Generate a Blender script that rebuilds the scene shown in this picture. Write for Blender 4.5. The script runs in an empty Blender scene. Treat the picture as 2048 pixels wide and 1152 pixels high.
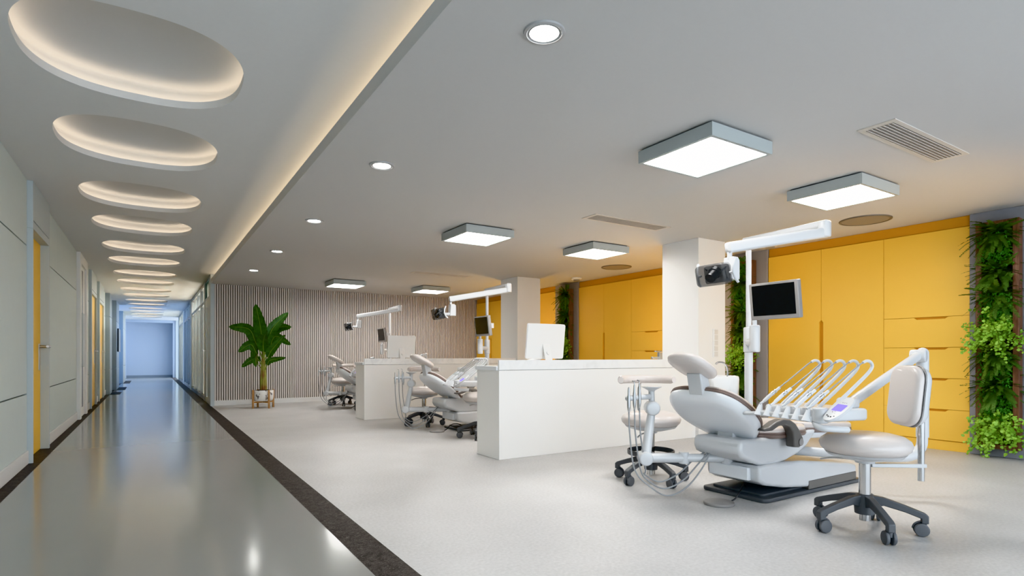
import bpy, bmesh, math, random
from mathutils import Vector, Matrix, Euler
random.seed(7)
SC = bpy.context.scene
COL = SC.collection
PI = math.pi
rad = math.radians

# ------------------------------------------------------------------ materials
MATS = {}
def mat(name, color, rough=0.5, metal=0.0, spec=0.5, var=0.0, vscale=8.0, bump=0.0, bscale=60.0, ior=None, coat=0.0, sub=0.0):
    m = bpy.data.materials.new(name); m.use_nodes = True
    nt = m.node_tree; b = nt.nodes['Principled BSDF']
    b.inputs['Base Color'].default_value = (*color, 1)
    b.inputs['Roughness'].default_value = rough
    b.inputs['Metallic'].default_value = metal
    b.inputs['Specular IOR Level'].default_value = spec
    b.inputs['Coat Weight'].default_value = coat
    if ior: b.inputs['IOR'].default_value = ior
    tc = nt.nodes.new('ShaderNodeTexCoord')
    if var > 0:
        n = nt.nodes.new('ShaderNodeTexNoise'); n.inputs['Scale'].default_value = vscale
        n.inputs['Detail'].default_value = 5
        nt.links.new(tc.outputs['Object'], n.inputs['Vector'])
        mx = nt.nodes.new('ShaderNodeMix'); mx.data_type = 'RGBA'
        mx.inputs[6].default_value = (*[c * (1 - var) for c in color], 1)
        mx.inputs[7].default_value = (*[min(1, c * (1 + var)) for c in color], 1)
        nt.links.new(n.outputs['Fac'], mx.inputs[0])
        nt.links.new(mx.outputs[2], b.inputs['Base Color'])
    if bump > 0:
        n2 = nt.nodes.new('ShaderNodeTexNoise'); n2.inputs['Scale'].default_value = bscale
        n2.inputs['Detail'].default_value = 3
        nt.links.new(tc.outputs['Object'], n2.inputs['Vector'])
        bp = nt.nodes.new('ShaderNodeBump'); bp.inputs['Strength'].default_value = bump
        bp.inputs['Distance'].default_value = 0.004
        nt.links.new(n2.outputs['Fac'], bp.inputs['Height'])
        nt.links.new(bp.outputs['Normal'], b.inputs['Normal'])
    MATS[name] = m
    return m
def emit(name, color, strength):
    m = bpy.data.materials.new(name); m.use_nodes = True
    nt = m.node_tree; nt.nodes.clear()
    e = nt.nodes.new('ShaderNodeEmission'); o = nt.nodes.new('ShaderNodeOutputMaterial')
    e.inputs[0].default_value = (*color, 1); e.inputs[1].default_value = strength
    nt.links.new(e.outputs[0], o.inputs[0]); return m
def ramp_mat(name, stops, rough, tex='noise', scale=4.0, detail=8, dist=0.0, spec=0.5, bump=0.0, stretch=(1, 1, 1), ior=None):
    m = mat(name, stops[0][1], rough, spec=spec, ior=ior); nt = m.node_tree; b = nt.nodes['Principled BSDF']
    tc = nt.nodes.new('ShaderNodeTexCoord'); mp = nt.nodes.new('ShaderNodeMapping')
    mp.inputs['Scale'].default_value = stretch
    nt.links.new(tc.outputs['Object'], mp.inputs['Vector'])
    n = nt.nodes.new('ShaderNodeTexNoise')
    n.inputs['Scale'].default_value = scale; n.inputs['Detail'].default_value = detail
    n.inputs['Distortion'].default_value = dist
    nt.links.new(mp.outputs[0], n.inputs['Vector'])
    r = nt.nodes.new('ShaderNodeValToRGB')
    els = r.color_ramp.elements
    while len(els) < len(stops): els.new(0.5)
    for e, (p, c) in zip(els, stops): e.position = p; e.color = (*c, 1)
    nt.links.new(n.outputs['Fac'], r.inputs[0]); nt.links.new(r.outputs[0], b.inputs['Base Color'])
    if bump:
        bp = nt.nodes.new('ShaderNodeBump'); bp.inputs['Strength'].default_value = bump; bp.inputs['Distance'].default_value = .003
        nt.links.new(n.outputs['Fac'], bp.inputs['Height']); nt.links.new(bp.outputs[0], b.inputs['Normal'])
    return m
def smoke_glass(name, color, clear, rough=0.05):
    m = bpy.data.materials.new(name); m.use_nodes = True
    nt = m.node_tree; nt.nodes.clear()
    t = nt.nodes.new('ShaderNodeBsdfTransparent'); g = nt.nodes.new('ShaderNodeBsdfPrincipled')
    g.inputs['Base Color'].default_value = (*color, 1); g.inputs['Roughness'].default_value = rough
    t.inputs[0].default_value = (*[0.6 + 0.4 * c for c in color], 1)
    mx = nt.nodes.new('ShaderNodeMixShader'); o = nt.nodes.new('ShaderNodeOutputMaterial')
    mx.inputs[0].default_value = 1 - clear
    nt.links.new(t.outputs[0], mx.inputs[1]); nt.links.new(g.outputs[0], mx.inputs[2]); nt.links.new(mx.outputs[0], o.inputs[0])
    return m

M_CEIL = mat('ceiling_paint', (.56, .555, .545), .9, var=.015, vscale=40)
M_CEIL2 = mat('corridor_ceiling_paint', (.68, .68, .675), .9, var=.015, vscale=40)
M_WALLGREY = mat('grey_green_panel', (.59, .66, .65), .55, var=.02)
M_CASING = mat('casing_blue_grey', (.50, .56, .58), .5)
M_DARKGAP = mat('dark_gap', (.05, .055, .055), .8)
M_WHITE = mat('white_paint', (.80, .80, .78), .6)
M_BASEB = mat('baseboard_white', (.72, .72, .71), .5)
M_BLUEWALL = mat('pale_blue_wall', (.47, .54, .65), .6)
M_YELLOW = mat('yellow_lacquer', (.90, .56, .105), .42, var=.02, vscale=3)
M_YELSHADE = mat('yellow_recess_shade', (.60, .28, .03), .6)  # darker copy of the lacquer: shade of grips and top gap put into the colour
M_DOORY = mat('yellow_door', (.88, .54, .07), .45)
M_COLUMN = mat('column_paint', (.78, .77, .75), .7)
M_COUNTER = mat('counter_white', (.85, .84, .82), .35, spec=.4)
M_MARBLE = ramp_mat('white_marble', [(0, (.62, .62, .62)), (.42, (.80, .80, .795)), (.55, (.86, .86, .855)), (1, (.88, .88, .87))], .22, scale=3.5, dist=2.5)
M_PLASTIC = mat('white_plastic', (.61, .62, .635), .28, coat=.3)
M_GREYPL = mat('grey_white_plastic', (.82, .84, .87), .32, coat=.2)
M_LEATHER = mat('pearl_leather', (.64, .585, .555), .30, coat=.25, bump=.12, bscale=160)
M_PIPING = mat('brown_piping', (.23, .175, .155), .35)
M_ARMREST = mat('taupe_armrest', (.16, .15, .14), .4)
M_BASEDARK = mat('dark_grey_plastic', (.105, .11, .118), .42)
M_CASTER = mat('caster_grey', (.13, .135, .145), .5)
M_BLACK = mat('black_plastic', (.012, .012, .013), .3)
M_SCREEN = mat('screen_black', (.008, .008, .009), .14)
M_BEZEL = mat('bezel_grey', (.30, .285, .275), .35)
M_CHROME = mat('chrome', (.60, .60, .60), .10, metal=1)
M_STEEL = mat('brushed_steel', (.55, .56, .57), .3, metal=1)
M_HOSE = mat('grey_hose', (.30, .31, .32), .45)
M_LAMPFR = mat('lamp_frame_grey', (.42, .455, .455), .45)
M_DLRING = mat('downlight_ring', (.40, .40, .40), .35)
M_VENT = mat('vent_beige', (.60, .56, .51), .6)
mat('duct_grey', (.42, .39, .36), .7)
M_SPK = mat('speaker_mesh', (.30, .265, .22), .7, bump=.4, bscale=400)
M_SPKRIM = mat('speaker_rim', (.16, .145, .13), .5)
M_SLAT = mat('slat_greige', (.68, .635, .605), .6, var=.03, vscale=5)
M_SLATBACK = mat('slat_backing', (.085, .07, .062), .8)
M_WOOD = ramp_mat('walnut_frame', [(.3, (.10, .048, .028)), (.6, (.21, .105, .06)), (.8, (.27, .14, .08))], .45, scale=10, dist=.6, stretch=(6, 6, .5))
M_OAK = ramp_mat('oak_stand', [(.3, (.36, .19, .075)), (.7, (.52, .30, .13))], .5, scale=12, stretch=(6, 6, .6))
M_CONC = ramp_mat('grey_concrete_tile', [(.2, (.205, .21, .23)), (.7, (.30, .305, .33))], .45, scale=2.2, detail=6)
M_GREYPANEL = mat('grey_side_panel', (.36, .345, .345), .6)
M_TERR = ramp_mat('terrazzo_pot', [(0, (.78, .77, .75)), (.60, (.76, .75, .73)), (.64, (.30, .28, .27)), (.7, (.18, .17, .17))], .5, scale=14, detail=1)
M_SOIL = mat('soil', (.045, .028, .02), .95, bump=1, bscale=50)
M_LEAF = ramp_mat('banana_leaf', [(.3, (.020, .075, .012)), (.7, (.055, .165, .022))], .38, scale=6, stretch=(3, 3, 3))
M_RIB = mat('leaf_rib', (.22, .33, .07), .5)
M_STEM = ramp_mat('banana_stem', [(.35, (.22, .10, .045)), (.6, (.30, .32, .09))], .6, scale=9, stretch=(1, 1, .6))
def leafmat(name, a, b):
    m = ramp_mat(name, [(.3, a), (.7, b)], .55, scale=9)
    return m
M_FERN = leafmat('fern_dark', (.028, .080, .014), (.13, .24, .05))
M_MOSS = leafmat('moss_green', (.025, .12, .008), (.06, .25, .02))
M_MAIDEN = leafmat('maidenhair_green', (.16, .36, .035), (.34, .56, .10))
M_TWIG = mat('dark_twig', (.05, .03, .015), .7)
M_PURPLE = emit('panel_screen', (.26, .16, 1.0), 1.1)
M_PANEL = emit('led_panel', (1.0, .985, .96), 12.6)
M_DOWN = emit('led_downlight', (1.0, .99, .96), 26.0)
M_COVE = emit('led_strip_warm', (1.0, .82, .62), 4.2)
M_SMOKE = smoke_glass('smoked_cover', (.16, .165, .175), .72)
M_GLASS = smoke_glass('window_glass', (.55, .62, .65), .88)
M_GREENGL = smoke_glass('green_glass', (.02, .22, .15), .35)
M_BLIND = mat('blind_slat', (.66, .65, .62), .4)
M_FRAME = mat('partition_frame', (.33, .36, .38), .4, metal=.3)
M_ROOMW = mat('room_wall_warm', (.75, .70, .60), .7)
M_ROOMB = mat('room_wall_brown', (.34, .15, .08), .7)
M_SINK = ramp_mat('marbled_porcelain', [(.3, (.55, .54, .52)), (.5, (.80, .80, .79)), (.8, (.84, .84, .83))], .15, scale=5, dist=2)

# floors
def clinic_floor():
    m = mat('clinic_floor', (.6, .6, .6), .42, spec=.35); nt = m.node_tree; b = nt.nodes['Principled BSDF']
    tc = nt.nodes.new('ShaderNodeTexCoord')
    n1 = nt.nodes.new('ShaderNodeTexNoise'); n1.inputs['Scale'].default_value = 55; n1.inputs['Detail'].default_value = 6
    n2 = nt.nodes.new('ShaderNodeTexNoise'); n2.inputs['Scale'].default_value = 1.3; n2.inputs['Detail'].default_value = 4
    for n in (n1, n2): nt.links.new(tc.outputs['Object'], n.inputs['Vector'])
    ad = nt.nodes.new('ShaderNodeMath'); ad.operation = 'MULTIPLY_ADD'; ad.inputs[1].default_value = .55
    nt.links.new(n1.outputs['Fac'], ad.inputs[0]); 
    ml = nt.nodes.new('ShaderNodeMath'); ml.operation = 'MULTIPLY'; ml.inputs[1].default_value = .45
    nt.links.new(n2.outputs['Fac'], ml.inputs[0]); nt.links.new(ml.outputs[0], ad.inputs[2])
    r = nt.nodes.new('ShaderNodeValToRGB')
    r.color_ramp.elements[0].position = .30; r.color_ramp.elements[0].color = (.46, .452, .448, 1)
    r.color_ramp.elements[1].position = .68; r.color_ramp.elements[1].color = (.61, .602, .598, 1)
    nt.links.new(ad.outputs[0], r.inputs[0]); nt.links.new(r.outputs[0], b.inputs['Base Color'])
    bp = nt.nodes.new('ShaderNodeBump'); bp.inputs['Strength'].default_value = .12; bp.inputs['Distance'].default_value = .002
    nt.links.new(n1.outputs['Fac'], bp.inputs['Height']); nt.links.new(bp.outputs[0], b.inputs['Normal'])
    return m
M_FLOOR = clinic_floor()
M_CORR = mat('corridor_resin', (.33, .33, .32), .135, spec=.5, var=.02, vscale=2, ior=1.95)
def strip_mat():
    m = mat('brown_marble_strip', (.1, .09, .085), .5, spec=.15); nt = m.node_tree; b = nt.nodes['Principled BSDF']
    tc = nt.nodes.new('ShaderNodeTexCoord')
    n = nt.nodes.new('ShaderNodeTexNoise'); n.inputs['Scale'].default_value = 9; n.inputs['Detail'].default_value = 9; n.inputs['Distortion'].default_value = 3.0
    w = nt.nodes.new('ShaderNodeTexNoise'); w.inputs['Scale'].default_value = 14; w.inputs['Detail'].default_value = 4; w.inputs['Distortion'].default_value = 5.0
    for q in (n, w): nt.links.new(tc.outputs['Object'], q.inputs['Vector'])
    r = nt.nodes.new('ShaderNodeValToRGB'); e = r.color_ramp.elements
    e[0].position = .3; e[0].color = (.02, .016, .015, 1); e[1].position = .75; e[1].color = (.075, .064, .058, 1)
    nt.links.new(n.outputs['Fac'], r.inputs[0])
    r2 = nt.nodes.new('ShaderNodeValToRGB'); e = r2.color_ramp.elements
    e[0].position = .485; e[0].color = (0, 0, 0, 1); e[1].position = .50; e[1].color = (1, 1, 1, 1)
    x = e.new(.515); x.color = (0, 0, 0, 1)
    nt.links.new(w.outputs['Fac'], r2.inputs[0])
    mx = nt.nodes.new('ShaderNodeMix'); mx.data_type = 'RGBA'; mx.inputs[7].default_value = (.36, .33, .31, 1)
    ml = nt.nodes.new('ShaderNodeMath'); ml.operation = 'MULTIPLY'; ml.inputs[1].default_value = .55
    nt.links.new(r2.outputs[0], ml.inputs[0]); nt.links.new(ml.outputs[0], mx.inputs[0])
    nt.links.new(r.outputs[0], mx.inputs[6]); nt.links.new(mx.outputs[2], b.inputs['Base Color'])
    return m
M_STRIP = strip_mat()

# ------------------------------------------------------------------ mesh builder
def frame(o, z, xhint=(1, 0, 0)):
    z = Vector(z).normalized(); x = Vector(xhint); x = x - z * x.dot(z)
    if x.length < 1e-5: x = Vector((0, 1, 0)) - z * z.y
    x.normalize(); y = z.cross(x)
    return Matrix(((x.x, y.x, z.x, o[0]), (x.y, y.y, z.y, o[1]), (x.z, y.z, z.z, o[2]), (0, 0, 0, 1)))
def cat_rom(pts, k=6, closed=False):
    P = [Vector(p) for p in pts]; out = []; n = len(P)
    rng = range(n) if closed else range(n - 1)
    for i in rng:
        p1, p2 = P[i], P[(i + 1) % n]
        p0 = P[i - 1] if (closed or i > 0) else p1 * 2 - p2
        p3 = P[(i + 2) % n] if (closed or i + 2 < n) else p2 * 2 - p1
        for j in range(k):
            t = j / k
            out.append(.5 * ((2 * p1) + (p2 - p0) * t + (2 * p0 - 5 * p1 + 4 * p2 - p3) * t * t + (3 * p1 - p0 - 3 * p2 + p3) * t ** 3))
    if not closed: out.append(P[-1])
    return out
class G:
    def __init__(s): s.v = []; s.f = []
    def add(s, vs, fs, M=None):
        b = len(s.v)
        s.v += [tuple(M @ Vector(v)) if M else tuple(v) for v in vs]
        s.f += [tuple(i + b for i in f) for f in fs]; return s
    def box(s, x0, x1, y0, y1, z0, z1, M=None):
        vs = [(x, y, z) for z in (z0, z1) for y in (y0, y1) for x in (x0, x1)]
        return s.add(vs, [(0, 2, 3, 1), (4, 5, 7, 6), (0, 1, 5, 4), (2, 6, 7, 3), (0, 4, 6, 2), (1, 3, 7, 5)], M)
    def rings(s, rings, cap=(True, True), closed=False, M=None):
        n = len(rings[0]); vs = [p for r in rings for p in r]; fs = []
        m = len(rings)
        for i in range(m if closed else m - 1):
            a, b = i * n, ((i + 1) % m) * n
            for j in range(n): fs.append((a + j, a + (j + 1) % n, b + (j + 1) % n, b + j))
        if not closed:
            if cap[0]: fs.append(tuple(range(n - 1, -1, -1)))
            if cap[1]: fs.append(tuple((m - 1) * n + j for j in range(n)))
        return s.add(vs, fs, M)
    def lathe(s, prof, n=32, M=None, cap=(True, True)):
        return s.rings([[(r * math.cos(2 * PI * j / n), r * math.sin(2 * PI * j / n), z) for j in range(n)] for r, z in prof], cap, M=M)
    def cyl(s, p0, p1, r0, r1=None, n=20, rd=0.0):
        p0, p1 = Vector(p0), Vector(p1); h = (p1 - p0).length; r1 = r0 if r1 is None else r1
        M = frame(p0, p1 - p0)
        if rd > 0:
            k = 4; pr = []
            for i in range(k + 1):
                a = PI / 2 * i / k; pr.append((max(1e-4, r0 - rd + rd * math.sin(a)), rd - rd * math.cos(a)))
            for i in range(k + 1):
                a = PI / 2 * i / k; pr.append((max(1e-4, r1 - rd + rd * math.cos(a)), h - rd + rd * math.sin(a)))
        else: pr = [(r0, 0), (r1, h)]
        return s.lathe(pr, n, M)
    def tube(s, pts, r, n=10, k=6, smooth=True, flat=1.0, up=(0, 0, 1)):
        P = cat_rom(pts, k) if smooth and len(pts) > 2 else [Vector(p) for p in pts]
        R = r if callable(r) else (lambda t: r)
        rings = []; m = len(P); X = None
        for i, p in enumerate(P):
            t = (P[min(i + 1, m - 1)] - P[max(i - 1, 0)]).normalized()
            if X is None:
                X = Vector(up).cross(t)
                if X.length < 1e-4: X = Vector((1, 0, 0)).cross(t)
            X = (X - t * X.dot(t)).normalized(); Y = t.cross(X)
            rr = R(i / (m - 1))
            rings.append([p + X * rr * math.cos(2 * PI * j / n) + Y * rr * flat * math.sin(2 * PI * j / n) for j in range(n)])
        return s.rings(rings)
    def ball(s, c, r, n=20, m=12, sc=(1, 1, 1)):
        return s.lathe([(max(1e-4, r * math.sin(PI * i / m)), -r * math.cos(PI * i / m)) for i in range(m + 1)], n,
                       Matrix.Translation(c) @ Matrix.Diagonal((*sc, 1)))
    def prism(s, poly, h0, h1, M=None):          # polygon in local xy extruded over z
        n = len(poly)
        return s.rings([[(x, y, h0) for x, y in poly], [(x, y, h1) for x, y in poly]], M=M)
    def slab(s, out, prof, M=None):              # outline polygon (ccw), prof = [(inset, z)]
        n = len(out); N = []
        for i in range(n):
            a, b = Vector(out[i - 1]), Vector(out[(i + 1) % n]); t = (b - a).normalized(); N.append((t.y, -t.x))
        return s.rings([[(out[i][0] - N[i][0] * d, out[i][1] - N[i][1] * d, z) for i in range(n)] for d, z in prof], M=M)
def rnd_prof(z0, z1, r, k=5, r2=None):
    r2 = r if r2 is None else r2; p = []
    for i in range(k + 1):
        a = PI / 2 * i / k; p.append((r - r * math.sin(a), z0 + r - r * math.cos(a)))
    for i in range(k + 1):
        a = PI / 2 * i / k; p.append((r2 - r2 * math.cos(a), z1 - r2 + r2 * math.sin(a)))
    return p
def ell(a, b, n=36, e=2.0, cx=0, cy=0):
    o = []
    for i in range(n):
        t = 2 * PI * i / n; c, q = math.cos(t), math.sin(t)
        o.append((cx + a * math.copysign(abs(c) ** (2 / e), c), cy + b * math.copysign(abs(q) ** (2 / e), q)))
    return o
def rrect(x0, x1, y0, y1, r, k=5):
    o = []
    for cx, cy, a0 in ((x1 - r, y0 + r, -90), (x1 - r, y1 - r, 0), (x0 + r, y1 - r, 90), (x0 + r, y0 + r, 180)):
        for i in range(k + 1):
            a = rad(a0 + 90 * i / k); o.append((cx + r * math.cos(a), cy + r * math.sin(a)))
    return o
XZ = Matrix(((1, 0, 0, 0), (0, 0, -1, 0), (0, 1, 0, 0), (0, 0, 0, 1)))   # local (x,y,h) -> world (x,-h,y)
YZ = Matrix(((0, 0, 1, 0), (1, 0, 0, 0), (0, 1, 0, 0), (0, 0, 0, 1)))    # local (x,y,h) -> world (h,x,y)

ORG = Vector((0, 0, 0))
def obj(name, g, m, parent=None, smooth=35, bevel=0.0, bseg=2, kind=None):
    me = bpy.data.meshes.new(name)
    me.from_pydata([(v[0] - ORG.x, v[1] - ORG.y, v[2] - ORG.z) for v in g.v], [], g.f)
    bm = bmesh.new(); bm.from_mesh(me); bmesh.ops.recalc_face_normals(bm, faces=bm.faces[:]); bm.to_mesh(me); bm.free()
    me.materials.append(m)
    if smooth:
        for p in me.polygons: p.use_smooth = True
        me.set_sharp_from_angle(angle=rad(smooth))
    o = bpy.data.objects.new(name, me); COL.objects.link(o)
    if parent is not None: o.parent = parent
    if bevel > 0:
        b = o.modifiers.new('bevel', 'BEVEL'); b.width = bevel; b.segments = bseg; b.limit_method = 'ANGLE'; b.angle_limit = rad(40)
        b.harden_normals = False
    if kind: o['kind'] = kind
    return o
def tag(o, label, cat, group=None):
    o['label'] = label; o['category'] = cat
    if group: o['group'] = group
    return o
def thing(name, label, cat, loc=(0, 0, 0), group=None, rz=0.0):
    global ORG
    o = bpy.data.objects.new(name, None); COL.objects.link(o); o.location = loc; o.rotation_euler = (0, 0, rz)
    o.empty_display_size = .05
    return tag(o, label, cat, group)
def struct(name, g, m, parent=None, smooth=0, bevel=0.0):
    o = obj(name, g, m, parent, smooth, bevel)
    if parent is None: o['kind'] = 'structure'
    return o
def dup(root, loc, label, rz=None):
    r = root.copy(); COL.objects.link(r); r.location = loc; r['label'] = label
    if rz is not None: r.rotation_euler = (0, 0, rz)
    for ch in list(root.children):
        c = ch.copy(); COL.objects.link(c); c.parent = r
        for g in list(ch.children):
            d = g.copy(); COL.objects.link(d); d.parent = c
    return r

HC = 2.45      # clinic ceiling
HK = 2.635     # corridor ceiling
XL, XR = -.955, 1.04
XY = 7.10      # face of the yellow cabinets
YS = 12.85     # slatted wall
YE = 31.3      # end of the corridor
YB = -3.2      # behind the camera

# ------------------------------------------------------------------ floors
struct('floor', G().box(1.045, 7.4, YB, YS + .1, -.1, 0), M_FLOOR)
struct('floor_corridor', G().box(-.852, .867, YB, YE, -.1, 0), M_CORR)
struct('floor_border_left', G().box(-1.25, -.852, YB, YE, -.1, 0), M_STRIP)
# the left border strip is only -0.955 .. -0.85 wide in view
struct('floor_border_right', G().box(.867, 1.045, YB, YE, -.1, 0), M_STRIP)

# ------------------------------------------------------------------ left wall
def wall_panels(g, gap, y0, y1, x, zs):
    for a, b in zip(zs[:-1], zs[1:]): g.box(x - .03, x, y0 + .003, y1 - .003, a + .006, b - .006)
    gap.box(x - .2, x - .022, y0, y1, 0, HK)
gw = G(); gg = G()
zs = [0.0, .647, 2.025, HK + .006]
for y0, y1 in ((YB, 3.4), (3.4, 6.86), (7.92, 11.14), (12.40, 13.3), (14.6, 15.35), (16.8, 18.0), (19.0, 20.3)):
    wall_panels(gw, gg, y0, y1, XL, zs)
struct('wall_left', gw, M_WALLGREY)
struct('wall_left_backing', gg, M_DARKGAP)
gb = G()
for y0, y1 in ((YB, 6.86), (7.92, 11.14), (12.40, 13.3), (14.6, 15.35), (16.8, 18.0), (19.0, 20.3)):
    gb.box(XL, XL + .014, y0, y1, 0, .125)
struct('baseboard_left', gb, M_BASEB, bevel=.004)
def portal(idx, y0, y1, ytop, doorm, w0=.025, w1=.05, dep=.03, prot=.045):
    g = G()
    g.box(XL - .15, XL + prot, y0, y0 + w0, 0, ytop); g.box(XL - .15, XL + prot, y1 - w1, y1, 0, ytop)
    g.box(XL - .15, XL + prot, y0 + w0, y1 - w1, ytop, 2.262)
    g.box(XL - .15, XL + prot, y0 + w0, y1 - w1, 2.272, HK); g.box(XL - .15, XL + prot, y0, y0 + w0, ytop, HK); g.box(XL - .15, XL + prot, y1 - w1, y1, ytop, HK)
    g.box(XL - .15, XL + prot - .012, y0 + w0, y1 - w1, 2.262, 2.272)
    struct('trim_%d' % idx, g, M_CASING, bevel=.003)
    d = struct('door_%d' % idx, G().box(XL - dep - .04, XL - dep, y0 + w0, y1 - w1, 0.004, ytop), doorm)
    h = G(); hy = y1 - w1 - .10
    h.box(XL - dep, XL - dep + .008, hy - .025, hy + .025, .85, 1.13)
    h.cyl((XL - dep, hy, 1.10), (XL + .065, hy, 1.10), .015); h.cyl((XL + .06, hy + .014, 1.10), (XL + .06, hy - .15, 1.10), .015)
    obj('handle', h, M_STEEL, d, bevel=.002)
portal(1, 6.86, 7.92, 2.19, M_DOORY)
portal(3, 13.3, 14.6, 2.19, M_DOORY, .06, .08, -.008)
portal(4, 15.35, 16.8, 2.19, M_DOORY, .06, .08, -.008)
# white glazed door with its frame
g = G()
g.box(XL - .15, XL + .05, 11.14, 11.34, 0, HK); g.box(XL - .15, XL + .05, 12.2, 12.4, 0, HK); g.box(XL - .15, XL + .05, 11.34, 12.2, 2.48, HK)
struct('trim_2', g, M_WHITE, bevel=.004)
d = struct('door_2', G().box(XL - .03, XL + .02, 11.34, 12.2, .004, 2.48), M_WHITE)
obj('pane', G().box(XL + .021, XL + .026, 11.50, 11.86, .16, 2.41), M_BLACK, d)
obj('handle', G().box(XL + .026, XL + .05, 11.52, 11.84, .82, 1.70), M_CASING, d, bevel=.006)
# pilasters further down
g = G()
for y0, y1, p in ((18.0, 19.0, .10), (20.3, 22.0, .15), (25.0, 27.6, .16)):
    g.box(XL - .1, XL + p, y0, y1, 0, .64); g.box(XL - .1, XL + p, y0, y1, .652, 2.02); g.box(XL - .1, XL + p, y0, y1, 2.032, HK)
    g.box(XL - .1, XL + p - .02, y0 + .01, y1 - .01, 0, HK)
struct('trim_3', g, mat('pier_blue_grey', (.33, .39, .43), .5))
struct('floor_border_piers', G().box(XL, XL + .32, 17.9, 19.1, 0.0005, .002).box(XL, XL + .36, 20.2, 22.1, 0.0005, .002).box(XL, XL + .36, 24.9, 27.7, .0005, .002), M_STRIP)
t = obj('wall_display', G().box(XL + .15, XL + .19, 20.75, 21.9, 1.13, 1.83), M_BLACK, bevel=.004)
tag(t, 'black flat wall display on the bluish left corridor pier', 'display')
# end of the corridor
struct('wall_end', G().box(-1.3, 1.4, YE, YE + .1, 0, HK), M_BLUEWALL)
struct('baseboard_end', G().box(-.9, 1.0, YE - .02, YE, 0, .11), mat('baseboard_bluegrey', (.25, .29, .34), .5))
g = G(); g.box(-1.2, -.86, 30.5, 30.75, 0, HK); g.box(.93, 1.1, 30.5, 30.75, 0, HK); g.box(-.86, .93, 30.5, 30.75, 2.52, HK)
struct('trim_4', g, M_BLUEWALL)
struct('wall_left_far', G().box(-2.2, -2.15, 27.6, YE, 0, HK).box(-2.2, -.955, 27.5, 27.6, 0, HK), M_BLUEWALL)
struct('wall_left_lobby', G().box(-2.6, -2.5, 21.9, 25.1, 0, HK).box(-2.5, -1.05, 21.9, 22.0, 0, HK).box(-2.5, -1.05, 25.0, 25.1, 0, HK).box(-2.5, -1.25, 22, 25, HK, HK + .02).box(-2.5, -1.25, 22, 25, -.1, 0), M_BLUEWALL)
struct('floor_niche', G().box(-2.2, -1.25, 27.5, YE, -.1, 0), M_STRIP)

# ------------------------------------------------------------------ corridor ceiling with oval recesses
PODS = [3.79, 5.29, 7.02, 8.52, 10.25, 11.74, 13.48, 14.97, 16.7, 18.25, 20.0, 21.5, 23.3, 24.8, 26.5, 28.1]
PHW, PHD, PCX = .53, .565, -.055
cg = G()
edges = [YB] + [(a + b) / 2 for a, b in zip([2.0] + PODS[:-1], PODS)] + [PODS[-1] + .8]
x0c, x1c = -1.25, 1.36
cg.add([(x0c, YB, HK), (x1c, YB, HK), (x1c, edges[1], HK), (x0c, edges[1], HK)], [(0, 1, 2, 3)])
cg.add([(-2.2, edges[-1], HK), (x1c, edges[-1], HK), (x1c, YE, HK), (-2.2, YE, HK)], [(0, 1, 2, 3)])
LIP = .046
for i, yc in enumerate(PODS):
    y0, y1 = edges[i + 1], edges[i + 2]
    inner = [(x, y) for x, y in ell(PHW, PHD, 96, 2.5, PCX, yc)]
    outer = []
    for (x, y) in inner:
        dx, dy = x - PCX, y - yc; t = 1e9
        if dx > 1e-9: t = min(t, (x1c - PCX) / dx)
        if dx < -1e-9: t = min(t, (x0c - PCX) / dx)
        if dy > 1e-9: t = min(t, (y1 - yc) / dy)
        if dy < -1e-9: t = min(t, (y0 - yc) / dy)
        outer.append([PCX + dx * t, yc + dy * t])
    for cx, cy in ((x0c, y0), (x1c, y0), (x1c, y1), (x0c, y1)):
        j = min(range(96), key=lambda k: (outer[k][0] - cx) ** 2 + (outer[k][1] - cy) ** 2); outer[j] = [cx, cy]
    cg.rings([[(x, y, HK) for x, y in outer], [(x, y, HK) for x, y in inner], [(x, y, HK + LIP) for x, y in inner],
              [(PCX + (x - PCX) * 1.125, yc + (y - yc) * 1.115, HK + LIP) for x, y in inner]], cap=(False, False))
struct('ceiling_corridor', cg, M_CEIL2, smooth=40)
ORD = ['nearest and largest', 'second nearest', 'third nearest', 'fourth nearest', 'fifth nearest', 'sixth nearest', 'seventh nearest', 'eighth nearest',
       'ninth nearest', 'tenth nearest', 'eleventh nearest', 'twelfth nearest', 'thirteenth nearest', 'fourteenth nearest', 'second farthest', 'farthest and smallest']
root = None
for i, yc in enumerate(PODS):
    lab = '%s glowing oval ceiling recess of the corridor row' % ORD[i]
    if root is None:
        root = thing('ceiling_recess', lab, 'ceiling light', (PCX, yc, HK), 'oval light recesses along the corridor ceiling')
        out = ell(PHW * 1.125, PHD * 1.115, 72, 2.5)
        sh = G(); H2 = .150
        pr = [(0, LIP + .001), (0, H2 - .03)] + [(.0, H2 - .012), (.012, H2)]
        sh.slab(out, pr); sh.f.pop(-2)     # open underneath
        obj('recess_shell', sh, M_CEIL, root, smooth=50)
        st = G(); o2 = ell(PHW * 1.125 - .018, PHD * 1.115 - .022, 72, 2.5); o3 = ell(PHW * 1.125 - .036, PHD * 1.115 - .036, 72, 2.5)
        st.rings([[(x, y, LIP + .001) for x, y in o2], [(x, y, LIP + .0025) for x, y in o2], [(x, y, LIP + .0025) for x, y in o3], [(x, y, LIP + .001) for x, y in o3]], closed=True)
        obj('led_strip', st, M_COVE, root, smooth=0)
    else: dup(root, (PCX, yc, HK), lab)

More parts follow.
